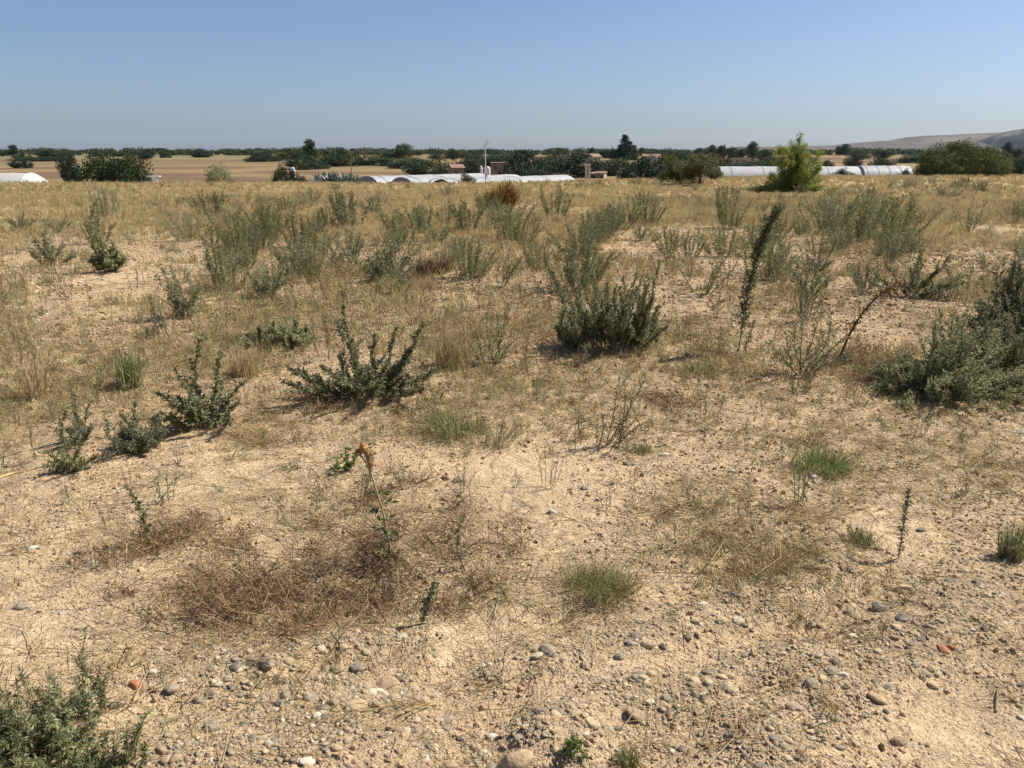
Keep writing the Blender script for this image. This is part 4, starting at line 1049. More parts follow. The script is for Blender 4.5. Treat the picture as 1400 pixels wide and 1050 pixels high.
# ------------------------------------------------------------------ dry grass, straw litter, ground cover
def tuft_shape(name, n, h, rad, w, mat, seed, lean=.9, curl=.3):
    p = Plant(seed); p.twigs(n, rad, h, w, lean=lean, base_r=rad * .35, curl=curl)
    return template(name, p.lf.mesh(name, M[mat]))
def field_grass():
    rng = np.random.default_rng(31)
    tp = [tuft_shape('straw_tuft', 46, .42, .30, .007, 'straw', 501), tuft_shape('straw_tuft', 40, .34, .36, .007, 'straw', 502, 1.1, .5),
          tuft_shape('straw_tuft', 44, .5, .22, .006, 'strawbrown', 503), tuft_shape('straw_tuft', 50, .26, .34, .007, 'straw', 504, 1.2, .5),
          tuft_shape('straw_tuft', 44, .40, .30, .007, 'olive', 505)]
    x, y = rnd_ground(44000, 10.0, 100.0, rng, .78, 4)
    nz = fbm(x * .22, y * .10, 3, 91)
    d = sstep(10.5, 17, y) * (0.25 + 1.1 * sstep(.36, .6, nz)) - .9 * SAND(x, y) + .35 * sstep(24, 36, y)
    u = x / y                                     # bare rises on the right and in the middle
    d = d - .9 * np.exp(-((u - .24) / .09) ** 2 - ((y - 16) / 4.5) ** 2) - .8 * np.exp(-((u - .62) / .08) ** 2 - ((y - 19) / 5) ** 2) - .9 * np.exp(-((u + .5) / .22) ** 2 - ((y - 11) / 3.2) ** 2)
    k = rng.random(len(x)) < d
    x, y = x[k], y[k]
    s = rng.uniform(.55, 1.15, len(x)) * (1 + .25 * sstep(30, 80, y))
    s = s * (.5 + .5 * sstep(13, 22, y))
    g = fbm(x * .12 + 7, y * .06, 3, 97)
    pick = np.where(rng.random(len(x)) < sstep(.30, .56, g + .13 * (x / y > -.3)) * .88, 4, rng.integers(0, 4, len(x)))
    rot = np.stack([rng.normal(0, .12, len(x)), rng.normal(0, .12, len(x)), rng.uniform(0, 6.28, len(x))], -1)
    scl = np.stack([s * rng.uniform(.8, 1.4, len(x)), s * rng.uniform(.8, 1.4, len(x)), s * rng.uniform(.7, 1.1, len(x))], -1)
    scatter('dry_grass', tp, np.stack([x, y, H(x, y) - .01], -1), rot, scl, pick, 'golden dry grass covering the far part of the field')
field_grass()
def near_grass():
    rng = np.random.default_rng(33)
    tp = [tuft_shape('short_straw', 16, .10, .07, .0022, 'straw', 511, 1.1, .5), tuft_shape('short_straw', 14, .07, .09, .0022, 'straw', 512, 1.3, .6),
          tuft_shape('short_straw', 12, .13, .06, .0022, 'strawbrown', 513, .9, .4), tuft_shape('short_straw', 14, .08, .07, .0022, 'olive', 514, 1.1, .4)]
    x, y = rnd_ground(105000, 1.8, 21, rng, .78, 1.2)
    d = (.04 + .35 * sstep(.46, .68, fbm(x * .9, y * .9, 3, 111))) * (.12 + .88 * sstep(3.0, 4.6, y)) + .60 * STRAWM(x, y) - .1 * RUSTY(x, y) + .40 * sstep(3.4, 6.5, y) * (.10 + sstep(.46, .64, fbm(x * .8, y * .55, 4, 113))) - .5 * SAND(x, y)
    k = rng.random(len(x)) < np.clip(d, .005, 1) * .8
    x, y = x[k], y[k]
    s = rng.uniform(.5, 1.3, len(x)) * (1 + 1.1 * sstep(4, 10, y))
    sg = .95 - .6 * sstep(4.2, 7, y)
    rot = np.stack([rng.normal(0, 1, len(x)) * sg, rng.normal(0, 1, len(x)) * sg, rng.uniform(0, 6.28, len(x))], -1)
    pick = np.where(rng.random(len(x)) < .03 + .12 * sstep(5, 9, y), 3, np.where(rng.random(len(x)) < .75, rng.integers(0, 2, len(x)), 2))
    scatter('withered_grass', tp, np.stack([x, y, H(x, y) - .004], -1), rot, s[:, None] * rng.uniform(.8, 1.2, (len(x), 3)), pick, 'short withered grass in patches on the sandy soil')
near_grass()
def litter():
    rng = np.random.default_rng(35)
    def strand(seed, L, mat, w):
        r2 = np.random.default_rng(seed); mb = MB(); n = 3
        for i in range(n):
            a = r2.normal(size=3) * .4 * L * np.array([1, 1, 0]); th = r2.normal(0, .5)
            t = a + np.array([math.cos(th), math.sin(th), 0]) * L * r2.uniform(.5, 1)
            mb.tube([a + [0, 0, .002], (a + t) / 2 + r2.normal(size=3) * L * .10 * np.array([1, 1, .15]) + [0, 0, .006], t + [0, 0, .003]], w, w * .6, 3, r2.random())
        return template('straw_strand', mb.mesh('straw_strand', M[mat]))
    tp = [strand(1, .12, 'straw', .0010), strand(2, .18, 'straw', .0011), strand(3, .09, 'strawbrown', .0010), strand(4, .14, 'rust', .0009), strand(5, .24, 'straw', .0012), strand(6, .10, 'drystem', .0012)]
    x, y = rnd_ground(110000, 1.4, 16, rng, .76, 1.0)
    d = .10 + .3 * sstep(.45, .65, fbm(x * 1.2, y * 1.2, 3, 121)) + .9 * STRAWM(x, y) + .1 * RUSTY(x, y) - .45 * SAND(x, y)
    k = rng.random(len(x)) < np.clip(d, .02, 1) * .36
    x, y = x[k], y[k]; n = len(x)
    pick = rng.choice(6, n, p=[.3, .24, .12, .06, .18, .10])
    pick = np.where((rng.random(n) < RUSTY(x, y) * .35), 3, pick)
    s = rng.uniform(.6, 1.3, n) * (1 + .9 * sstep(4, 9, y))
    scatter('straw_litter', tp, np.stack([x, y, H(x, y) + .001], -1), np.stack([rng.normal(0, .06, n), rng.normal(0, .06, n), rng.uniform(0, 6.28, n)], -1), np.repeat(s[:, None], 3, 1), pick, 'loose broken straw and dead stalks littering the soil')
litter()

# ------------------------------------------------------------------ trees and bushes
def clump_leaves(mb, C, rad, n, leaf, rng, squash=1.0, tintb=0.0):
    D = rng.normal(size=(n, 3)); D /= np.linalg.norm(D, axis=1, keepdims=True)
    rr = rng.random(n) ** .45
    P = C + D * rr[:, None] * np.array([rad, rad, rad * squash])
    mb.leaves(P, D * .7 + rng.normal(size=(n, 3)) * .8, leaf * rng.uniform(.6, 1.4, n), leaf * .6 * rng.uniform(.7, 1.3, n), np.clip(rng.normal(.5 + tintb, .22, n), 0, 1), .1, rng)
def tree_shape(seed, form, leafmat, h=1.0, leaves=1500, leaf=.05, trunkh=.25):
    trunkh *= .5; leaves = int(leaves * 1.6)
    """a tree of unit height: returns trunk mesh, crown mesh, height"""
    rng = np.random.default_rng(seed); st, lf = MB(), MB()
    if form == 'cypress':
        st.tube([[0, 0, -.02], [0, 0, .3], [0, 0, .9]], .022, .006, 6)
        for i in range(34):
            z = .05 + .93 * i / 34; r = .095 * math.sin(math.pi * min(1, (z * .92 + .06)) ** .8) + .012
            c = np.array([rng.normal() * r * .45, rng.normal() * r * .45, z])
            clump_leaves(lf, c, max(r, .02), leaves // 34, leaf * .7, rng, 1.5)
    elif form == 'bush':
        for i in range(7):
            a = rng.uniform(0, 6.28); st.tube([[0, 0, -.02], [math.cos(a) * .12, math.sin(a) * .12, .3], [math.cos(a) * .35, math.sin(a) * .35, .6]], .02, .005, 4)
        k = 40
        for i in range(k):
            a = rng.uniform(0, 6.28); q = math.sqrt(rng.random()) * .62
            z = rng.uniform(.12, .86) * math.sqrt(max(.15, 1 - (q / .8) ** 2))
            clump_leaves(lf, np.array([math.cos(a) * q, math.sin(a) * q, z]), rng.uniform(.16, .27), leaves // k, leaf, rng, .9)
    elif form == 'wisp':                       # half bare, thin branches against the sky
        st.tube([[0, 0, -.02], [.01, 0, .3], [0, .01, .6]], .025, .01, 6)
        for i in range(26):
            a = rng.uniform(0, 6.28); z = rng.uniform(.2, .6); L = rng.uniform(.2, .45)
            e = np.array([math.cos(a) * L * .7, math.sin(a) * L * .7, z + L * .9])
            st.tube([[0, 0, z], (np.array([0, 0, z]) + e) / 2 + rng.normal(size=3) * .02, e], .008, .003, 3)
            clump_leaves(lf, e, .06, leaves // 26, leaf * .8, rng)
    else:
        wide = {'round': .36, 'spread': .48, 'tall': .22, 'poplar': .15, 'almond': .5}[form]
        st.tube([[0, 0, -.03], [.01, 0, trunkh * .6], [rng.normal() * .02, rng.normal() * .02, trunkh]], .035, .024, 7)
        nb = 9; k = 30
        C = []
        for i in range(k):
            a = rng.uniform(0, 6.28) ; t = (i + rng.random()) / k
            z = trunkh + (1 - trunkh) * (.06 + .84 * t)
            prof = math.sin(math.pi * min(.97, (t * .72 + .22)))
            q = wide * prof * rng.uniform(.3, .95)
            C.append(np.array([math.cos(a) * q, math.sin(a) * q, z]))
        for i in range(nb):
            e = C[rng.integers(0, k)]
            st.tube([[0, 0, trunkh * .85], np.array([e[0] * .5, e[1] * .5, trunkh + (e[2] - trunkh) * .55]), e], .016, .004, 4)
        for c in C:
            rad = wide * rng.uniform(.38, .6)
            clump_leaves(lf, c, rad, leaves // k, leaf, rng, .85, (c[2] - .6) * .15)
    return (st.mesh('trunk', M['bark'], True), lf.mesh('crown', M[leafmat]), 1.0)
TS = {'round': [tree_shape(600 + i, 'round', 'tree', leaves=2400, leaf=.05) for i in range(3)], 'dark': [tree_shape(605 + i, 'round', 'treedark', leaves=2400, leaf=.05, trunkh=.15) for i in range(3)],
      'spread': [tree_shape(610 + i, 'spread', 'tree', leaves=2600, leaf=.05, trunkh=.2) for i in range(2)], 'cypress': [tree_shape(620 + i, 'cypress', 'treedark', leaves=1900, leaf=.05) for i in range(3)],
      'tall': [tree_shape(630 + i, 'tall', 'tree', leaves=2200, leaf=.045, trunkh=.2) for i in range(2)], 'bush': [tree_shape(640 + i, 'bush', ('tree', 'treedark', 'tree')[i], leaves=3000, leaf=.07) for i in range(3)],
      'wisp': [tree_shape(650 + i, 'wisp', 'tree', leaves=500, leaf=.05) for i in range(2)], 'bare': [tree_shape(660, 'wisp', 'bare', leaves=260, leaf=.06)],
      'light': [tree_shape(670, 'round', 'bushgold', leaves=2200, leaf=.05, trunkh=.15)], 'greyb': [tree_shape(680, 'bush', 'saltbush', leaves=3000, leaf=.06)]}
def tree(kind, px, top, dist, wpx, label, group=None, i=None, name=None, cat='tree', sink=0.0):
    """a tree at a distance in the direction px; its top reaches the photo row, its width in photo px"""
    q = at(px, dist)
    dep = dist * cp + (1.6 - q[2]) * sp_
    ztop = zrow(top, dist)
    h = max(ztop - q[2], .5) * 1.1
    tms = TS[kind]; tm = tms[random.randrange(len(tms)) if i is None else i]
    nat = {'round': .75, 'dark': .75, 'spread': 1.0, 'cypress': .2, 'tall': .5, 'bush': 1.5, 'wisp': .7, 'bare': .7, 'light': .75, 'greyb': 1.5}[kind]
    sx = max(wpx * dist / F / nat, h * .2)
    rz = random.uniform(0, 6.28)
    o = thing(name or {'bush': 'bush', 'greyb': 'bush', 'cypress': 'cypress_tree'}.get(kind, 'tree'), label, cat, (q[0], q[1], q[2] - .05), rz, (sx, sx, h), group)
    obj('trunk', tm[0], o); obj('crown', tm[1], o, 'stuff')
    return o
# near ones, with their own shapes
def poplar():
    q, dep = gp(1083, 264); m = dep / F; rng = np.random.default_rng(700); st, lf = MB(), MB()
    tips = [(1086, 180, .2), (1058, 196, .1), (1075, 208, 0), (1100, 205, 0), (1113, 204, 0), (1065, 225, 0), (1095, 195, 0), (1120, 230, 0), (1050, 235, 0), (1125, 240, 0), (1045, 248, 0), (1090, 215, 0), (1080, 195, 0), (1110, 225, 0), (1070, 240, 0), (1100, 245, 0)]
    for k in range(60):
        a = tips[rng.integers(2, len(tips))]; tips.append((a[0] + rng.normal() * 8, a[1] + abs(rng.normal()) * 14, 0))
    for tx, ty, _ in tips:
        e = np.array([(tx - 1083) * m, rng.normal() * .45, max((264 - ty) * m * .93, .3)])
        b = np.array([e[0] * .1, e[1] * .1, .02])
        pts = bez(b, np.array([e[0] * .65, e[1] * .6, e[2] * .45]), e, 7)
        st.tube(pts, .022, .005, 5)
        n = int(240 + 200 * e[2]); t = rng.random(n) ** .75 * .85 + .15
        P = np.stack([np.interp(t, np.linspace(0, 1, 7), pts[:, j]) for j in range(3)], -1) + rng.normal(size=(n, 3)) * np.array([.17, .17, .12]) * (1.25 - .75 * t[:, None])
        lf.leaves(P, rng.normal(size=(n, 3)) + np.array([0, 0, -.2]), rng.uniform(.05, .09, n), rng.uniform(.035, .06, n), np.clip(.1 + .8 * P[:, 2] / 3 * 0 + rng.normal(.45, .25, n), 0, 1), .1, rng)
    for k in range(70):
        D = rng.normal(size=3); D /= np.linalg.norm(D); D *= rng.random() ** .4
        c = np.array([3 * m, 0, 40 * m]) + D * np.array([33 * m, 30 * m, 30 * m])
        c[0] *= .55 + .45 * min(1, c[2] / (38 * m))
        clump_leaves(lf, c, rng.uniform(.12, .28), 110, .075, rng, .9, .05)
    o = thing('poplar_tree', 'bushy bright yellow-green young poplar at the edge of the field', 'tree', q)
    obj('trunk', st.mesh('trunk', M['bark']), o); obj('crown', lf.mesh('crown', M['treelight']), o, 'stuff')
poplar()
def almond(px, py, top, wpx, seed, label, mat='almond', trunk=.38):
    q, dep = gp(px, py); m = dep / F; rng = np.random.default_rng(seed); st, lf = MB(), MB()
    h = (py - top) * m; wd = wpx * m / 2 * 1.25
    st.tube([[0, 0, -.05], [.04, 0, h * .14], [.0, 0, h * trunk * .75]], .11, .08, 7)
    for i in range(22):
        a = rng.uniform(0, 6.28); qd = wd * rng.uniform(.3, .95)
        e = np.array([math.cos(a) * qd, math.sin(a) * qd, h * rng.uniform(.30 if trunk > .3 else .12, .95) * (1 - .25 * (qd / wd) ** 2)])
        pts = bez(np.array([0, 0, h * trunk * .7]), np.array([e[0] * .35, e[1] * .35, h * .5]), e, 6)
        st.tube(pts, .05, .012, 5)
        for t in (.55, .75, .9, 1.0):
            c = np.array([np.interp(t, np.linspace(0, 1, 6), pts[:, j]) for j in range(3)]) + rng.normal(size=3) * .1
            clump_leaves(lf, c, rng.uniform(.25, .5), 170, .12, rng, .8)
    o = thing('almond_tree', label, 'tree', q)
    obj('trunk', st.mesh('trunk', M['bark'], True), o); obj('crown', lf.mesh('crown', M[mat]), o, 'stuff')
almond(956, 253, 209, 74, 710, 'small spreading almond tree with thin brownish crown and forked trunk')
almond(928, 251, 212, 56, 711, 'small green fruit tree leaning against the almond tree', 'bushgold', .1)
def big_bush():
    d = 78.0; q = at(1312, d); q[2] = float(H(q[0], d)); rng = np.random.default_rng(720); st, lf = MB(), MB()
    m = d / F; h = zrow(192, d) - q[2]; wd = 116 * m / 2
    for i in range(10):
        a = rng.uniform(0, 6.28); st.tube([[0, 0, -.1], [math.cos(a) * wd * .3, math.sin(a) * wd * .3, h * .3], [math.cos(a) * wd * .6, math.sin(a) * wd * .6, h * .65]], .08, .02, 5)
    for i in range(210):
        a = rng.uniform(0, 6.28); t = math.sqrt(rng.random())
        z = h * (rng.uniform(.05, .93)) * math.sqrt(max(.12, 1 - t ** 2.6))
        clump_leaves(lf, np.array([math.cos(a) * t * wd * .93, math.sin(a) * t * wd * .93, z]), rng.uniform(.4, .8), 190, .15, rng, .9)
    o = thing('round_bush', 'big rounded olive green bush with sunlit golden top', 'bush', q)
    obj('trunk', st.mesh('trunk', M['bark'], True), o); obj('crown', lf.mesh('crown', M['bushgold']), o, 'stuff')
big_bush()

# middle distance bushes, each where the photograph has it
tree('bush', 150, 209, 150, 78, 'large spreading green bush with dark hollow base beyond the left grass', i=0)
tree('bush', 182, 208, 148, 58, 'large green bush grown together with the wide spreading one', i=2)
tree('bush', 97, 209, 175, 30, 'smaller dark green bush left of the wide spreading one', i=1)
tree('greyb', 302, 225, 112, 42, 'lone low grey-green bush before brown ploughed strip', i=0)
tree('bush', 386, 227, 120, 26, 'small dark bush with pale fleck beside white bale', i=1)
tree('bush', 403, 231, 122, 18, 'tiny dark bush just in front of the white bale', i=1)
tree('bush', 412, 240, 100, 20, 'pale green low bush at the edge of the field', i=0)
tree('bush', 720, 208, 185, 50, 'dense dark round evergreen bush behind white tunnel roof', i=1)
tree('bush', 705, 212, 190, 40, 'dark evergreen bush grown into the dense round one', i=1)
tree('bush', 880, 215, 150, 70, 'dark green hedge bush left of the small fruit tree', i=1)
tree('bush', 905, 209, 165, 50, 'taller dark green bush behind the small fruit tree', i=0)
tree('bush', 790, 210, 215, 70, 'dark green bush mass below the cream tower house', i=1)
tree('bush', 840, 215, 230, 60, 'light green bush between tower house and cypress group', i=0)
tree('bush', 640, 236, 112, 28, 'low green shrub growing at the tunnel side', i=0)
tree('bush', 590, 218, 210, 80, 'grey-green bush behind the tunnel arches', i=2)
tree('bush', 545, 222, 330, 60, 'low dark bush behind ochre bank', i=1)
tree('bush', 1150, 231, 160, 34, 'dark low bush breaking the line of the white tunnels', i=1)
tree('bush', 1165, 212, 260, 28, 'dark round bush beyond the white tunnels', i=1)
tree('bush', 1205, 214, 255, 36, 'wide green bush beyond the far tunnel end', i=0)
tree('bush', 1130, 219, 250, 20, 'little dark bush behind the poplar', i=1)
tree('bush', 1235, 232, 150, 26, 'dark low bush at the far tunnel end beside big bush', i=1)
tree('bush', 1262, 228, 110, 26, 'dark pale-flecked prickly bush beside the big rounded bush', i=1)
tree('dark', 1390, 205, 330, 26, 'dark evergreen bush beyond the big rounded bush', i=1)
tree('bush', 1395, 214, 200, 40, 'green bush to the right of the big rounded bush', i=0)
tree('bush', 1020, 219, 240, 80, 'long green hedge bush behind the white tunnel', i=0)
tree('bush', 985, 216, 260, 40, 'dark green bush rising behind the almond tree', i=1)
tree('dark', 1375, 196, 420, 14, 'small dark tree peeping over the big rounded bush', i=0)
for px, top, d, wpx, ii, lab in ((560, 214, 300, 60, 2, 'wide grey-green bush between fan-crowned tree and tunnel arches'), (640, 215, 230, 44, 0, 'green bush behind the tunnel side shrub'), (680, 210, 330, 60, 0, 'green bush mass behind the brown ruin'),
        (760, 209, 300, 60, 2, 'broad green bush between evergreen bush and tower house'), (750, 216, 240, 50, 0, 'low bush in front of the broad green one'), (470, 213, 330, 60, 1, 'dark low bush right of the ragged pine foot'), (510, 212, 340, 60, 2, 'green bush under the pale leafless tree'),
        (360, 213, 400, 50, 1, 'dark hedge bush by the grey stone hut'), (870, 222, 170, 50, 1, 'dark bush in front of the farmhouse'), (940, 214, 230, 50, 0, 'green bush behind the almond crown'), (1055, 214, 300, 50, 1, 'dark bush behind the poplar left side'),
        (1255, 209, 380, 60, 2, 'green bush left of big rounded bush'), (60, 214, 420, 80, 0, 'low green hedge bush in the left fields'), (20, 220, 300, 16, 1, 'tiny dark bush above the lone tunnel'), (35, 219, 300, 20, 1, 'dark bush above the lone tunnel end'), (715, 222, 172, 60, 1, 'black-green bush hugging the tunnel roof')):
    tree('bush', px, top, d, wpx, lab, i=ii)
# trees on the skyline
SKY = [('tall', 19, 199, 560, 16, 'pointed dark tree with twin tops at the left treeline end'), ('round', 4, 207, 560, 26, 'dark round tree below the twin-topped one'), ('bare', 41, 208, 560, 16, 'brownish half-dead tree in the left treeline'),
       ('round', 60, 209, 560, 16, 'small round tree beside the brownish half-dead one'), ('wisp', 255, 203, 600, 24, 'thin wispy tree with gaps in its crown on the skyline'), ('cypress', 268, 208, 600, 8, 'small pointed cypress beside the wispy tree'),
       ('round', 285, 211, 620, 16, 'low round tree right of the small cypress'), ('round', 335, 206, 620, 20, 'dark round tree standing apart on the skyline'), ('round', 322, 211, 620, 14, 'small tree leaning against the dark round one'),
       ('tall', 425, 193, 300, 24, 'tall ragged pine rising above the green mass'), ('bush', 420, 214, 290, 60, 'dark green thicket at the foot of the ragged pine'), ('round', 450, 208, 320, 36, 'round green tree right of the ragged pine'),
       ('light', 385, 209, 420, 26, 'light green tree left of the ragged pine'), ('round', 402, 208, 420, 26, 'green tree between light one and ragged pine'), ('bare', 497, 202, 480, 26, 'pale leafless tree in the middle treeline'),
       ('cypress', 482, 204, 470, 6, 'thin spire beside the pale leafless tree'), ('spread', 553, 199, 460, 30, 'fan-crowned tree rising above the treeline'), ('tall', 545, 199, 465, 10, 'narrow tree close against the fan-crowned one'),
       ('round', 530, 209, 460, 30, 'dark tree left of the fan-crowned one'), ('round', 620, 206, 430, 24, 'dark round tree above the tunnel arches'), ('round', 598, 211, 430, 26, 'rounded tree left of the dark one above the arches'),
       ('round', 677, 212, 400, 26, 'light green tree behind the pole'), ('round', 650, 213, 400, 26, 'grey-green tree just left of the pole'), ('cypress', 854, 187, 420, 13, 'tallest cypress of the group by tiled farmhouse'),
       ('cypress', 860, 195, 425, 12, 'second cypress pressed against the tallest one'), ('cypress', 847, 199, 425, 10, 'shorter cypress on the left of the group'), ('cypress', 866, 200, 430, 10, 'shorter cypress on the right of the group'),
       ('round', 838, 206, 420, 18, 'round tree at the left foot of the cypresses'), ('round', 877, 203, 520, 9, 'small ball-crowned tree right of the cypresses'), ('dark', 809, 203, 520, 10, 'dark tree behind the tower house roof'),
       ('round', 973, 200, 420, 16, 'dark tree beginning the right treeline'), ('tall', 985, 200, 420, 14, 'taller dark tree in the right treeline'), ('round', 1000, 203, 420, 20, 'wide dark tree in the right treeline'),
       ('round', 1028, 196, 400, 18, 'prominent round dark tree of the right treeline'), ('round', 1013, 205, 420, 14, 'small round tree beside the prominent one'), ('round', 1045, 205, 410, 24, 'low dark tree right of the prominent round one'),
       ('cypress', 989, 200, 430, 4, 'needle-thin cypress in the right treeline'), ('round', 1155, 198, 600, 16, 'round dark tree on the brown rise before the hill'), ('round', 1145, 201, 600, 10, 'small dark tree touching the one on the rise'),
       ('round', 1120, 205, 600, 16, 'low round tree behind the poplar before the hill'), ('round', 1195, 206, 900, 20, 'small dark tree clump below the hill')]
for kind, px, top, dist, wpx, lab in SKY:
    tree(kind, px, top, dist, wpx, lab)
def far_label(nm, px):
    k = min([(19, 'the twin-topped tree'), (41, 'the half-dead tree'), (150, 'the large spreading bush'), (255, 'the wispy tree'), (335, 'the dark tree standing apart'), (425, 'the ragged pine'), (497, 'the pale leafless tree'),
             (553, 'the fan-crowned tree'), (620, 'the tunnel arches'), (664, 'the pole'), (720, 'the dense evergreen bush'), (811, 'the tower house'), (854, 'the cypress group'), (890, 'the farmhouse'), (950, 'the almond tree'), (1028, 'the prominent round tree'), (1085, 'the poplar'),
             (1155, 'the tree on the brown rise'), (1310, 'the big rounded bush'), (1390, 'the wooded hill foot')], key=lambda t: abs(t[0] - px))[1]
    return f'small {nm} tree in far treeline behind {k}', f'small {nm} trees behind {k}'
for i in range(78):
    px = -30 + i * 13.2 + random.uniform(-6, 6)
    if px > 1000: px = random.uniform(930, 1440)
    d = random.uniform(640, 860)
    kind = random.choice(['round', 'round', 'dark', 'spread', 'tall', 'round', 'cypress'])
    nm = {'round': 'round green', 'dark': 'dark evergreen', 'spread': 'spreading green', 'tall': 'narrow green', 'cypress': 'thin dark cypress'}[kind]
    tree(kind, px, random.uniform(202.5, 209), d, random.uniform(12, 28) if kind != 'cypress' else 4, *far_label(nm, px))

for i in range(46):
    px = random.choice([random.uniform(340, 1000), random.uniform(500, 960), random.uniform(-20, 360), random.uniform(1100, 1420)])
    kind = random.choice(['bush', 'bush', 'round', 'dark', 'spread'])
    nm = {'bush': 'bushy green', 'round': 'round green', 'dark': 'dark evergreen', 'spread': 'spreading green'}[kind]
    lb, gr = far_label(nm, px)
    tree(kind, px, random.uniform(204, 212), random.uniform(430, 600), random.uniform(16, 34), lb.replace('small', 'low').replace('far treeline', 'hedgerow'), gr.replace('small', 'low hedgerow'), name='tree', cat='tree')

def far_wood():
    """the continuous belt of low growth under the treeline and the wooded plain beyond: one mass"""
    rng = np.random.default_rng(740); mb = MB()
    for i in range(1150):
        near = i < 1100
        px = rng.uniform(-300, 1700); d = rng.uniform(600, 720) if near else rng.uniform(1000, 1700)
        x = (px - 700) / F * d; z = float(H(x, d))
        h = (2.0 + 5.4 * float(fbm(px * .03, 3.3, 3, 745)) ** 1.2 * rng.uniform(.7, 1.2)) if near else rng.uniform(2, 4)
        n = 90; C = np.array([x, d, z + h * .45])
        D = rng.normal(size=(n, 3)); D /= np.linalg.norm(D, axis=1, keepdims=True)
        P = C + D * (rng.random(n) ** .55)[:, None] * np.array([h * .8, h * .8, h * .52])
        s = 1.3 if near else 1.6
        mb.leaves(P, rng.normal(size=(n, 3)), s * rng.uniform(.7, 1.4, n), s * .7, rng.random(n), .1, rng)
    o = obj('far_woodland', mb.mesh('far_woodland', M['tree']), kind='stuff'); o['label'] = 'low dark green belt of scrub along the far edge of the fields'
far_wood()

# agaves
def agave_shape(seed):
    rng = np.random.default_rng(seed); mb = MB()
    for i in range(34):
        a = rng.uniform(0, 6.28); el_ = rng.uniform(.25, 1.35); L = rng.uniform(.8, 1.15)
        d = np.array([math.cos(a) * math.cos(el_), math.sin(a) * math.cos(el_), math.sin(el_)])
        s = np.array([-math.sin(a), math.cos(a), 0]) ; up = np.cross(d, s)
        ring = []
        for t, w in ((0, .07), (.35, .10), (.75, .06), (1, .004)):
            c = d * L * t + np.array([0, 0, -.10 * t * t])
            ring += [c - s * w, c - up * w * .35, c + s * w]
        q = []
        for k in range(3):
            for j in range(2): q.append((k * 3 + j, k * 3 + j + 1, k * 3 + j + 4, k * 3 + j + 3))
        mb.add(ring, quads=q, tint=rng.random())
    return mb.mesh('leaves', M['agave'])
AG = [agave_shape(800 + i) for i in range(3)]
for i in range(15):
    px = 432 + i * 3.9 + random.uniform(-2, 2); d = 90 + random.uniform(-2.5, 2.5)
    q = at(px, d); s = random.uniform(1.1, 1.6) * (1.15 if 8 > i > 2 else .9)
    ztop = zrow(random.uniform(233, 240), d)
    q[2] = max(float(H(q[0], d)) - .03, ztop - s * 1.05) if False else float(H(q[0], d)) - .03
    o = thing('agave', 'blue-grey agave rosette in the row of agaves below the field', 'agave', q, random.uniform(0, 6), (s, s, s * 1.15), 'agave row')
    obj('leaves', AG[i % 3], o)
# agave flower mast
q = at(482, 92); st, lf = MB(), MB()
h = zrow(205, 92) - q[2]
st.tube([[0, 0, 0], [0, 0, h]], .06, .03, 6)
for i in range(9):
    z = h * (.55 + .045 * i); a = i * 2.4; e = np.array([math.cos(a) * .55 * (1 - i * .07), math.sin(a) * .5 * (1 - i * .07), z + .12])
    st.tube([[0, 0, z], e], .02, .012, 4); clump_leaves(lf, e, .16, 50, .09, R)
o = thing('agave_flower_mast', 'tall thin agave flower mast with side tufts', 'agave', q)
obj('mast', st.mesh('mast', M['drystem']), o); obj('flower_tufts', lf.mesh('flower_tufts', M['olive']), o, 'stuff')

# ------------------------------------------------------------------ greenhouses, houses, mast
def tunnel(label, base, ang, L, wid, h, dark_end=False, film='film', end_hip=0.0, group=None):
    """plastic tunnel: film over hoops, axis along +x local starting at the near end"""
    o = thing('tunnel_greenhouse', label, 'greenhouse', base, ang, group=group)
    n, k = 14, 13
    th = np.linspace(0, math.pi, k)
    V, Q = [], []
    for i in range(n):
        x = L * i / (n - 1)
        sag = (1 - .02 * math.sin(i * math.pi) ** 2)
        sc = 1.0
        for t in th:
            V.append((x + (0 if not end_hip else 0), -math.cos(t) * wid / 2 * sc, math.sin(t) ** .75 * h * sag * (1 + .012 * math.sin(i * 2.3 + t * 3))))
    for i in range(n - 1):
        for j in range(k - 1):
            Q.append((i * k + j, i * k + j + 1, (i + 1) * k + j + 1, (i + 1) * k + j))
    mb = MB(); mb.add(V, quads=Q); obj('film_cover', mb.mesh('film_cover', M[film], True), o)
    for xe, hip in ((0.0, -end_hip), (L, end_hip)):
        ring = [(xe + hip * (1 - math.sin(t) ** .75), -math.cos(t) * wid / 2 * .995, math.sin(t) ** .75 * h * .995) for t in th]
        e = MB()
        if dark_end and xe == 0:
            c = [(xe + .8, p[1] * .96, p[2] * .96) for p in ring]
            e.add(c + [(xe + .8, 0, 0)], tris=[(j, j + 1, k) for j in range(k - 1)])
            obj('end_shade_sheet', e.mesh('end_shade_sheet', M['dark']), o)  # black sheet set inside the arch, standing in for the tunnel's inner shade
        else:
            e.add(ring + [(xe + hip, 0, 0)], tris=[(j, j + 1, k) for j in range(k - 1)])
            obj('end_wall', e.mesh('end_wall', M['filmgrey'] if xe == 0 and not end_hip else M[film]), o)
    hoop = MB(); hoop.tube([(0, -math.cos(t) * wid / 2 * 1.01, math.sin(t) ** .75 * h * 1.01) for t in th], .06, .06, 5)
    obj('hoop', hoop.mesh('hoop', M['steel']), o)
    for i in range(1, n - 1, 3):
        x = L * i / (n - 1)
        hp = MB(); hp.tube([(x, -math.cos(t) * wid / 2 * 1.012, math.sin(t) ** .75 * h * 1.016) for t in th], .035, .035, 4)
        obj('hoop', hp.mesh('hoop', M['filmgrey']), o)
    return o
ax = math.radians(44)
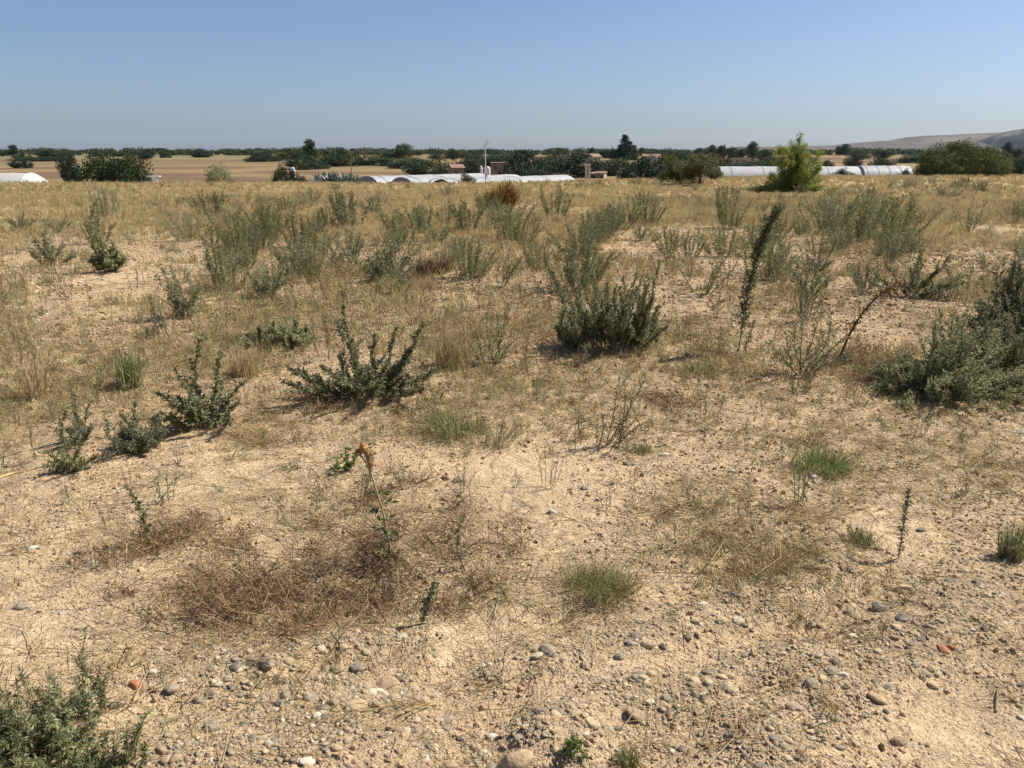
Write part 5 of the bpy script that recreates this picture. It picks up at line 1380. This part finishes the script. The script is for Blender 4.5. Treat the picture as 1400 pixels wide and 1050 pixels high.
b0 = at(600, 130); zt = zrow(235.5, 132); hh = zt - b0[2] - .95
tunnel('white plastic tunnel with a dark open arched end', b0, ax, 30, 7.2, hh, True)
pr = np.array([-math.sin(ax), math.cos(ax)])
for j, lab in ((1, 'white plastic tunnel with grey closed arched end beside the open one'), (2, 'white plastic tunnel with grey end, outermost of the joined three')):
    q = b0.copy(); q[:2] += pr * 7.4 * j - np.array([1.5, .5]) * j; q[2] = b0[2]
    tunnel(lab, q, ax, 26, 7.0, hh + .05 * j, False)
q = at(47, 112); zt = zrow(233, 112)
tunnel('lone grey-white plastic tunnel with rounded end before the left fields', q, math.pi, 34, 6.0, zt - q[2] - .35, False, 'film', 1.9)
q = at(980, 168); zt = zrow(227.5, 168)
tunnel('long bright white plastic tunnel behind the almond and poplar', q, .02, 29, 7, zt - q[2])
q = at(1172, 176); zt = zrow(226.5, 176)
tunnel('shorter bright white plastic tunnel between low dark bushes', q, .02, 10.5, 7, zt - q[2])

def house(name, label, cat, px, dist, wpx, top, wallmat, roof='rooftile', depth=5.0, ridge=.9, windows=(), door=None, rz=0.0, base=None, flatroof=False):
    q = at(px, dist)
    wd = wpx * dist / F; zt = zrow(top, dist); h = max(zt - q[2], 1.0)
    o = thing(name, label, cat, q, rz)
    m = MB(); eh = h - (ridge if not flatroof else .12)
    m.box((0, 0, eh / 2 - .2), (wd, depth, eh + .4)); obj('wall', m.mesh('wall', M[wallmat]), o)
    r = MB(); ov = .25
    if flatroof:
        r.box((0, 0, eh + .065), (wd + .4, depth + .4, .12))
    else:
        x, y = wd / 2 + ov, depth / 2 + ov
        r.add([(-x, -y, eh - .05), (x, -y, eh - .05), (x, y, eh - .05), (-x, y, eh - .05), (-x, 0, eh + ridge), (x, 0, eh + ridge)], quads=[(0, 1, 5, 4), (2, 3, 4, 5), (0, 3, 2, 1)], tris=[(0, 4, 3), (1, 2, 5)])
    obj('roof', r.mesh('roof', M[roof]), o)
    for fx, fz, fw, fh in windows:
        ww = MB(); ww.box((fx * wd, -depth / 2 - .01, fz * eh), (fw * wd, .10, fh * eh)); wn = obj('window', ww.mesh('window', M['glass']), o)
    if door:
        fx, fw, fh = door; ww = MB(); ww.box((fx * wd, -depth / 2 - .01, fh * eh / 2), (fw * wd, .12, fh * eh)); obj('door', ww.mesh('door', M['dark']), o)
    return o
house('tower_house', 'cream tower house rising over dark green bushes', 'house', 811, 300, 13, 210, 'cream', windows=((.2, .85, .14, .10), (-.2, .85, .14, .10)), door=(0, .2, .25), ridge=1.0, rz=.5)
house('farmhouse', 'low farmhouse with red tiled roof right of the cypresses', 'house', 890, 430, 24, 210.5, 'pink', windows=((-.3, .6, .08, .2), (0, .6, .08, .2), (.3, .6, .08, .2)), door=(.12, .08, .45), ridge=1.2)
house('farmhouse', 'small white walled house at the end of red roofed farmhouse', 'house', 898, 415, 8, 212.5, 'white', windows=((-.2, .6, .16, .16), (.2, .6, .16, .16)), door=(0, .2, .4), ridge=.8, rz=.3)
house('shed', 'small pink rendered shed with dark reddish lean roof in the dry field', 'shed', 822, 205, 11, 234.0, 'pink', windows=((-.2, .65, .16, .2),), door=(.2, .2, .6), depth=3, ridge=.35, rz=-.35)
house('barn', 'low brown shed sloping against the pink rendered one', 'shed', 813, 208, 10, 235.0, 'brickwall', windows=((-.2, .6, .12, .15),), door=(.1, .2, .5), depth=3, ridge=.3, rz=-.35)
house('ruin', 'roofless brown masonry ruin behind the white tunnel roof', 'ruin', 684, 200, 24, 222, 'brickwall', roof='brickwall', windows=((-.25, .7, .12, .2), (.2, .65, .12, .2)), door=(-.02, .12, .5), flatroof=True, depth=5)
house('ruin', 'broken brown hut behind the dark arched tunnel', 'ruin', 624, 190, 16, 224.5, 'brickwall', windows=((-.2, .7, .15, .2),), door=(.2, .15, .45), depth=4, ridge=.7, rz=.3)
house('farmhouse', 'reddish ruined farm wall with low roof behind the long white tunnel', 'ruin', 1012, 330, 24, 216, 'pink', roof='brickwall', windows=((-.3, .6, .08, .2), (.1, .6, .08, .2)), door=(.3, .1, .45), flatroof=True)
house('shed', 'low grey stone hut in the left fields', 'shed', 357, 420, 12, 217, 'brickwall', roof='brickwall', windows=((.2, .6, .12, .2),), door=(-.2, .12, .5), flatroof=True, depth=4)
house('farmhouse', 'tiny white house on the plain below the hill', 'house', 1243, 1500, 4, 203.5, 'white', windows=((-.25, .6, .15, .15), (.25, .6, .15, .15)), door=(0, .15, .35), ridge=1.2)
house('farmhouse', 'little pale farmhouse beside the small cypress skyline trees', 'house', 297, 640, 10, 215, 'cream', windows=((-.25, .6, .12, .2), (.25, .6, .12, .2)), door=(0, .12, .45), ridge=1.0)

# yellow-white gate pillars
for dx, lab in ((-1.9, 'left cream gate pillar standing in front of dark bushes'), (2.1, 'right cream gate pillar beside the left one')):
    q = at(803 + dx, 165); h = zrow(225, 165) - q[2]
    o = thing('gate_pillar', lab, 'pillar', q)
    m = MB(); m.box((0, 0, h / 2 - .1), (.42, .42, h + .2)); obj('shaft', m.mesh('shaft', M['cream']), o)
    m = MB(); m.box((0, 0, h + .07), (.52, .52, .13)); obj('cap', m.mesh('cap', M['white']), o)

def lump(name, label, cat, px, dist, top, wpx, mat, seed, squash=.7):
    q = at(px, dist); ztop = zrow(top, dist)
    rng = np.random.default_rng(seed); v, f = ICO[2]; v = v.copy()
    v = np.sign(v) * np.abs(v) ** .75 + rng.normal(size=v.shape) * .03
    wd = wpx * dist / F / 2; h = max((ztop - q[2]) / 2, .3)
    m = MB(); m.add(v * np.array([wd, wd * squash, h]), tris=f)
    o = obj(name, m.mesh(name, M[mat], True)); o.location = (q[0], q[1], q[2] + h * .93)
    return tag(o, label, cat)
lump('wrapped_bale', 'white plastic wrapped bale between dark bushes', 'bale', 402, 150, 227.5, 8, 'white', 1)
lump('water_tank', 'white plastic water tank left of the pole', 'tank', 658, 178, 226, 4, 'white', 2)
lump('water_tank', 'larger white plastic tank right behind the pole', 'tank', 667, 180, 226.5, 6, 'white', 3)
# white table-like slab on legs
q = at(213, 122); ztop = zrow(240.5, 122); h = ztop - q[2]
o = thing('white_bench', 'white flat slab on a pale block beside large green bush', 'bench', q)
m = MB(); m.box((0, 0, h - .05), (2.0, .8, .10)); obj('slab', m.mesh('slab', M['white']), o)
m = MB(); m.box((.15, 0, (h - .10) / 2 - .05), (.7, .6, h - .0)); obj('block', m.mesh('block', M['white']), o)

# the pole
q = at(664, 118); ztop = zrow(186, 118); h = ztop - q[2]
o = thing('utility_pole', 'tall thin galvanised pole with white panel and aerial in front of tunnel', 'pole', q)
m = MB(); m.tube([(0, 0, -.3), (0, 0, h * .45), (0, 0, h * .86)], .10, .075, 8); obj('pole', m.mesh('pole', M['steel'], True), o)
m = MB(); m.tube([(0, 0, h * .86), (-.02, 0, h)], .03, .015, 6); obj('aerial', m.mesh('aerial', M['steel']), o)
m = MB(); m.tube([(0, 0, h * .84), (.2, 0, h * .88)], .03, .03, 5); obj('bracket', m.mesh('bracket', M['steel']), o)
m = MB(); V = np.array([(-.20, -.03, .35), (.12, -.03, .42), (.36, -.03, -.30), (.02, -.03, -.38)])
m.add(np.concatenate([V, V + [0, .06, 0]]) + [.25, 0, h * .90], quads=[(3, 2, 1, 0), (4, 5, 6, 7), (0, 1, 5, 4), (1, 2, 6, 5), (2, 3, 7, 6), (3, 0, 4, 7)]); obj('panel', m.mesh('panel', M['white']), o)
m = MB(); m.box((.12, -.12, h * .36), (.35, .2, .5)); obj('meter_box', m.mesh('meter_box', M['steel']), o)
m = MB(); m.box((0, 0, .02), (.5, .5, .12)); obj('footing', m.mesh('footing', M['filmgrey']), o)

# ------------------------------------------------------------------ haze
hz, n, out = new_mat('thin_haze')
vol = N(n, 'ShaderNodeVolumePrincipled'); vol.inputs['Color'].default_value = (0.74, 0.84, 1.0, 1); vol.inputs['Density'].default_value = 0.00003; vol.inputs['Anisotropy'].default_value = 0.2
n.links.new(vol.outputs[0], out.inputs['Volume'])
m = MB(); m.box((0, 5900, 88), (20500, 12400, 196)); me = m.mesh('haze', hz)
haze = obj('haze', me, kind='stuff'); haze['label'] = 'thin pale summer haze over the plain'
